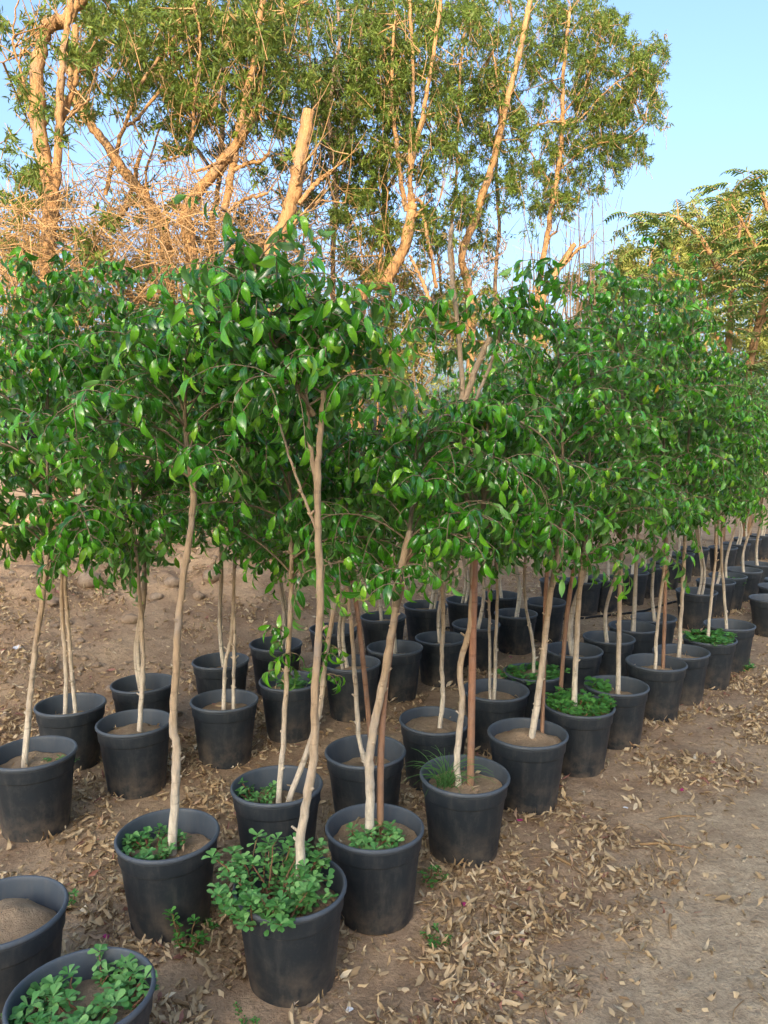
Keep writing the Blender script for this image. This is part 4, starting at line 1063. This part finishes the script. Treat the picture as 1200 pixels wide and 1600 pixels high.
bg_tree('green tree with shade in its leaf colour behind the looped-knot tree', [([(610, 470), (600, 330), (605, 180), (600, 30)], .08, .05), ([(602, 300), (660, 200), (690, 80)], .05, .03), ([(602, 300), (550, 200), (520, 80)], .05, .03)],
        [(560, 60, 130, 90, 210), (680, 70, 100, 90, 180), (600, 190, 120, 70, 150), (580, 310, 110, 60, 110), (700, 220, 60, 60, 60), (520, 400, 110, 50, 110), (690, 380, 90, 60, 90)], 316, M_DARKBARK, dy=2.6, lmat=M_BGSHADED)
# bare upright shoots
mb = MB(); r_ = np.random.default_rng(91); p0 = at_y(860, 470, 14.2)
bs = np.array([p0[0], p0[1], float(ground_z(p0[0], p0[1]))])
for k in range(28):
    u = r_.uniform(795, 935); Y = 14.2 + r_.normal(0, .5); b0 = at_y(u, 450 + r_.uniform(-20, 40), Y); e = at_y(u + r_.normal(12, 22), r_.uniform(285, 400), Y)
    b0[2] = min(b0[2], 3.2); m = (b0 + e) / 2 + r_.normal(0, .1, 3)
    tube(mb, spline([b0 - [0, 0, 2.0], b0, m, e], 10), np.linspace(.02, .004, 10), 4, False)
tag(link('bare_shrub', mb.mesh('bare_shrub', M_DARKBARK, True, bs), loc=bs.tolist()), 'leafless shrub of thin upright shoots below the hanging crown', 'shrub')
# dead brush caught among the trunks
mb = MB(); r_ = np.random.default_rng(93)
for k in range(2600):
    u = r_.choice([r_.normal(330, 110), r_.uniform(-30, 960), r_.normal(80, 80)], p=[.5, .3, .2]); v = r_.normal(400, 70) if u < 560 else r_.normal(470, 60)
    v = max(v, 215 + abs(u - 330) * .35) if u < 560 else max(v, 350)
    Y = bank_y(u) + r_.normal(.2, .6)
    c = at_y(u, v, Y)
    if c[2] < 1.0: continue
    l = r_.uniform(.25, 1.0); a = r_.random() * 6.28; e = r_.normal(.3, .7)
    d = np.array([math.cos(a) * math.cos(e), math.sin(a) * math.cos(e) * .5, math.sin(e)]) * l / 2
    m = c + r_.normal(0, .12, 3) * l
    tube(mb, spline([c - d, m, c + d], 7), np.linspace(r_.uniform(.003, .008), .0015, 7), 3, False)
tag(link('dead_brush', mb.mesh('dead_brush', M_BRUSH)), 'tangle of dead golden twigs caught among the windbreak trunks', 'brush', None, 'stuff')
# sunlit shrubs at the foot of the windbreak
for k, (u, v, rx, ry, num, lab) in enumerate(((590, 540, 60, 70, 220, 'yellow-green shrub glowing in the gap above the short figs'), (700, 520, 60, 60, 150, 'sunlit shrub behind the bare forked fig'),
        (60, 470, 90, 60, 150, 'sparse leafy shrub below the three-limbed tree'), (420, 480, 110, 60, 200, 'sunlit shrub below the sawn trunk stub'), (230, 470, 90, 60, 160, 'leafy shrub below the leaning dark trunk'), (820, 560, 80, 60, 240, 'shrub behind the peeling-trunk fig'), (640, 590, 80, 70, 260, 'broad sunlit shrub low in the gap above the short figs'), (660, 480, 70, 55, 200, 'tall sunlit shrub between the looped-knot tree and the slanting trunk'), (600, 430, 60, 45, 130, 'leafy shrub at the foot of the looped-knot tree'), (760, 500, 70, 50, 170, 'sunlit shrub at the foot of the slanting pale trunk'), (500, 570, 90, 70, 240, 'sunlit shrub hidden behind the forked pale fig'), (300, 560, 120, 70, 240, 'low shrub on the bank behind the third-row figs'), (110, 560, 110, 70, 200, 'low shrub on the bank by the leaning pale fig'))):
    bg_tree(lab, [([(u, v + 60), (u + 5, v + 10), (u + 12, v - 40)], .02, .01), ([(u, v + 40), (u - 25, v), (u - 35, v - 40)], .015, .006), ([(u, v + 40), (u + 30, v), (u + 40, v - 50)], .015, .006)],
            [(u, v, rx, ry, num)], 330 + k, leaf=.085, lmat=M_OLIVE, dy=.3, spread=.5, name='wild_shrub', group='wild shrubs on the bank')

# ------------------------------------------------------------------ feathery trees and olive trees to the far end
def frond_tree(label, limbs, fronds, seed, Y0):
    r_ = np.random.default_rng(seed); u0, v0 = limbs[0][0][0]
    b = at_y(u0, v0, Y0); b = np.array([b[0], b[1], float(ground_z(b[0], b[1]))]); root = empty('feathery_tree', b.tolist()); mbt = MB(); S_all = []
    for k, (pts, ra, rb) in enumerate(limbs):
        P = [at_y(u, v, Y0) for u, v in pts]
        if k == 0: P = [b] + P
        S = spline(P, 6 * len(P)); tube(mbt, S, np.linspace(ra, rb, len(S)), 8); S_all.append(S)
    link('trunk', mbt.mesh('feathery_trunk', M_BGBARK, True, b), root)
    V, Q, TI, n0 = [], [], [], 0; mbw = MB(); al = np.concatenate(S_all)
    for (cx, cy, rx, ry, num) in fronds:
        for f in range(num):
            c = at_y(cx + r_.normal(0, .5) * rx, cy + r_.normal(0, .5) * ry, Y0 + r_.normal(0, .6))
            a = r_.random() * 6.28; l = r_.uniform(.35, .6); e0 = r_.uniform(.1, .5); P = [c]
            for w in range(9):
                e = e0 - 1.0 * w / 8; P.append(P[-1] + l / 9 * np.array([math.cos(a) * math.cos(e), math.sin(a) * math.cos(e), math.sin(e)]))
            P = np.array(P); tube(mbw, P, np.linspace(.006, .002, 10), 3, False)
            if r_.random() < .3:
                i = np.argmin(((al - c) ** 2).sum(1))
                if np.linalg.norm(al[i] - c) < 1.2: tube(mbw, spline([al[i], (al[i] + c) / 2 + [0, 0, .06], c], 6), np.linspace(.012, .006, 6), 4, False)
            ti = r_.random()
            for w in range(1, 10):
                T = unit(P[w] - P[w - 1]); lat = unit(np.cross(T, (0, 0, 1)))
                for s in (-1, 1):
                    d = lat * s + T * .35 + np.array([0, 0, -.25]); d = unit(d) * r_.uniform(.11, .17) * (1 - .05 * w); wd = T * .021
                    q = np.array([P[w] - wd * .6, P[w] + wd * .6, P[w] + d * .5 + wd * .9 + [0, 0, .012], P[w] + d * .5 - wd * .9 + [0, 0, .012], P[w] + d + wd * .3 - [0, 0, .015], P[w] + d - wd * .3 - [0, 0, .015]])
                    V.append(q); Q += [(n0, n0 + 1, n0 + 2, n0 + 3), (n0 + 3, n0 + 2, n0 + 4, n0 + 5)]; n0 += 6; TI.append(np.full(6, np.clip(ti + r_.normal(0, .1), 0, 1)))
    cr = link('crown', make_mesh('feathery_crown', np.concatenate(V) - b, Q, tint=np.concatenate(TI), uv=np.full((n0, 2), .5), mat=M_FROND), root); cr['kind'] = 'stuff'
    link('twigs', mbw.mesh('feathery_twigs', M_BRUSH, True, b), root)['kind'] = 'stuff'
    tag(root, label, 'tree', 'feathery-leaved trees at the far end')
frond_tree('feathery-leaved tree with slender golden trunk behind the tall figs', [([(1128, 760), (1132, 640), (1136, 560), (1140, 470), (1100, 380), (1060, 340)], .085, .03), ([(1140, 480), (1150, 400), (1160, 330)], .04, .02), ([(1136, 560), (1110, 500), (1095, 440)], .03, .015)],
           [(1040, 370, 80, 45, 34), (1000, 345, 50, 25, 16), (1110, 420, 80, 60, 40), (1100, 500, 50, 30, 26), (1160, 420, 60, 50, 30), (960, 430, 60, 30, 18)], 401, 12.5)
frond_tree('feathery-leaved tree with bent pale trunk at the far end of the nursery', [([(1172, 690), (1168, 600), (1180, 530), (1200, 450), (1215, 380), (1190, 300)], .075, .03), ([(1185, 510), (1210, 480), (1230, 430)], .03, .015), ([(1200, 420), (1150, 330), (1130, 310)], .02, .008)],
           [(1180, 300, 60, 40, 16), (1130, 305, 30, 20, 6), (1190, 400, 60, 50, 40), (1190, 480, 60, 40, 40), (1180, 590, 60, 50, 50), (1230, 350, 40, 60, 30)], 402, 11.0)
for k, (u, v, w, h, num, Y, lab) in enumerate(((1020, 435, 65, 55, 280, 19, 'golden olive tree beyond the feathery trees'), (1090, 400, 60, 75, 360, 21, 'tall golden olive tree in the far sunlight'), (1170, 390, 70, 85, 420, 20, 'broad golden olive tree at the nursery end'), (940, 470, 60, 50, 220, 20, 'low olive tree past the bare shrub'), (1140, 560, 110, 90, 420, 18, 'dense olive shrub tree behind the far pots'), (1000, 560, 90, 70, 240, 21, 'olive shrub tree hidden by the tall figs'))):
    bg_tree(lab, [([(u, v + 150), (u + 4, v + 60), (u - 6, v - 10), (u + 5, v - 60)], .09, .03), ([(u, v + 70), (u + 30, v), (u + 40, v - 40)], .05, .02), ([(u, v + 70), (u - 30, v + 10), (u - 40, v - 40)], .05, .02)],
            [(u, v, w, h, num), (u - w * .4, v - h * .4, w * .5, h * .5, num // 4), (u + w * .4, v - h * .3, w * .5, h * .5, num // 4)], 420 + k, leaf=.15, lmat=M_OLIVE, Yfix=Y, spread=1.2, name='olive_tree', group='golden olive trees at the far end')
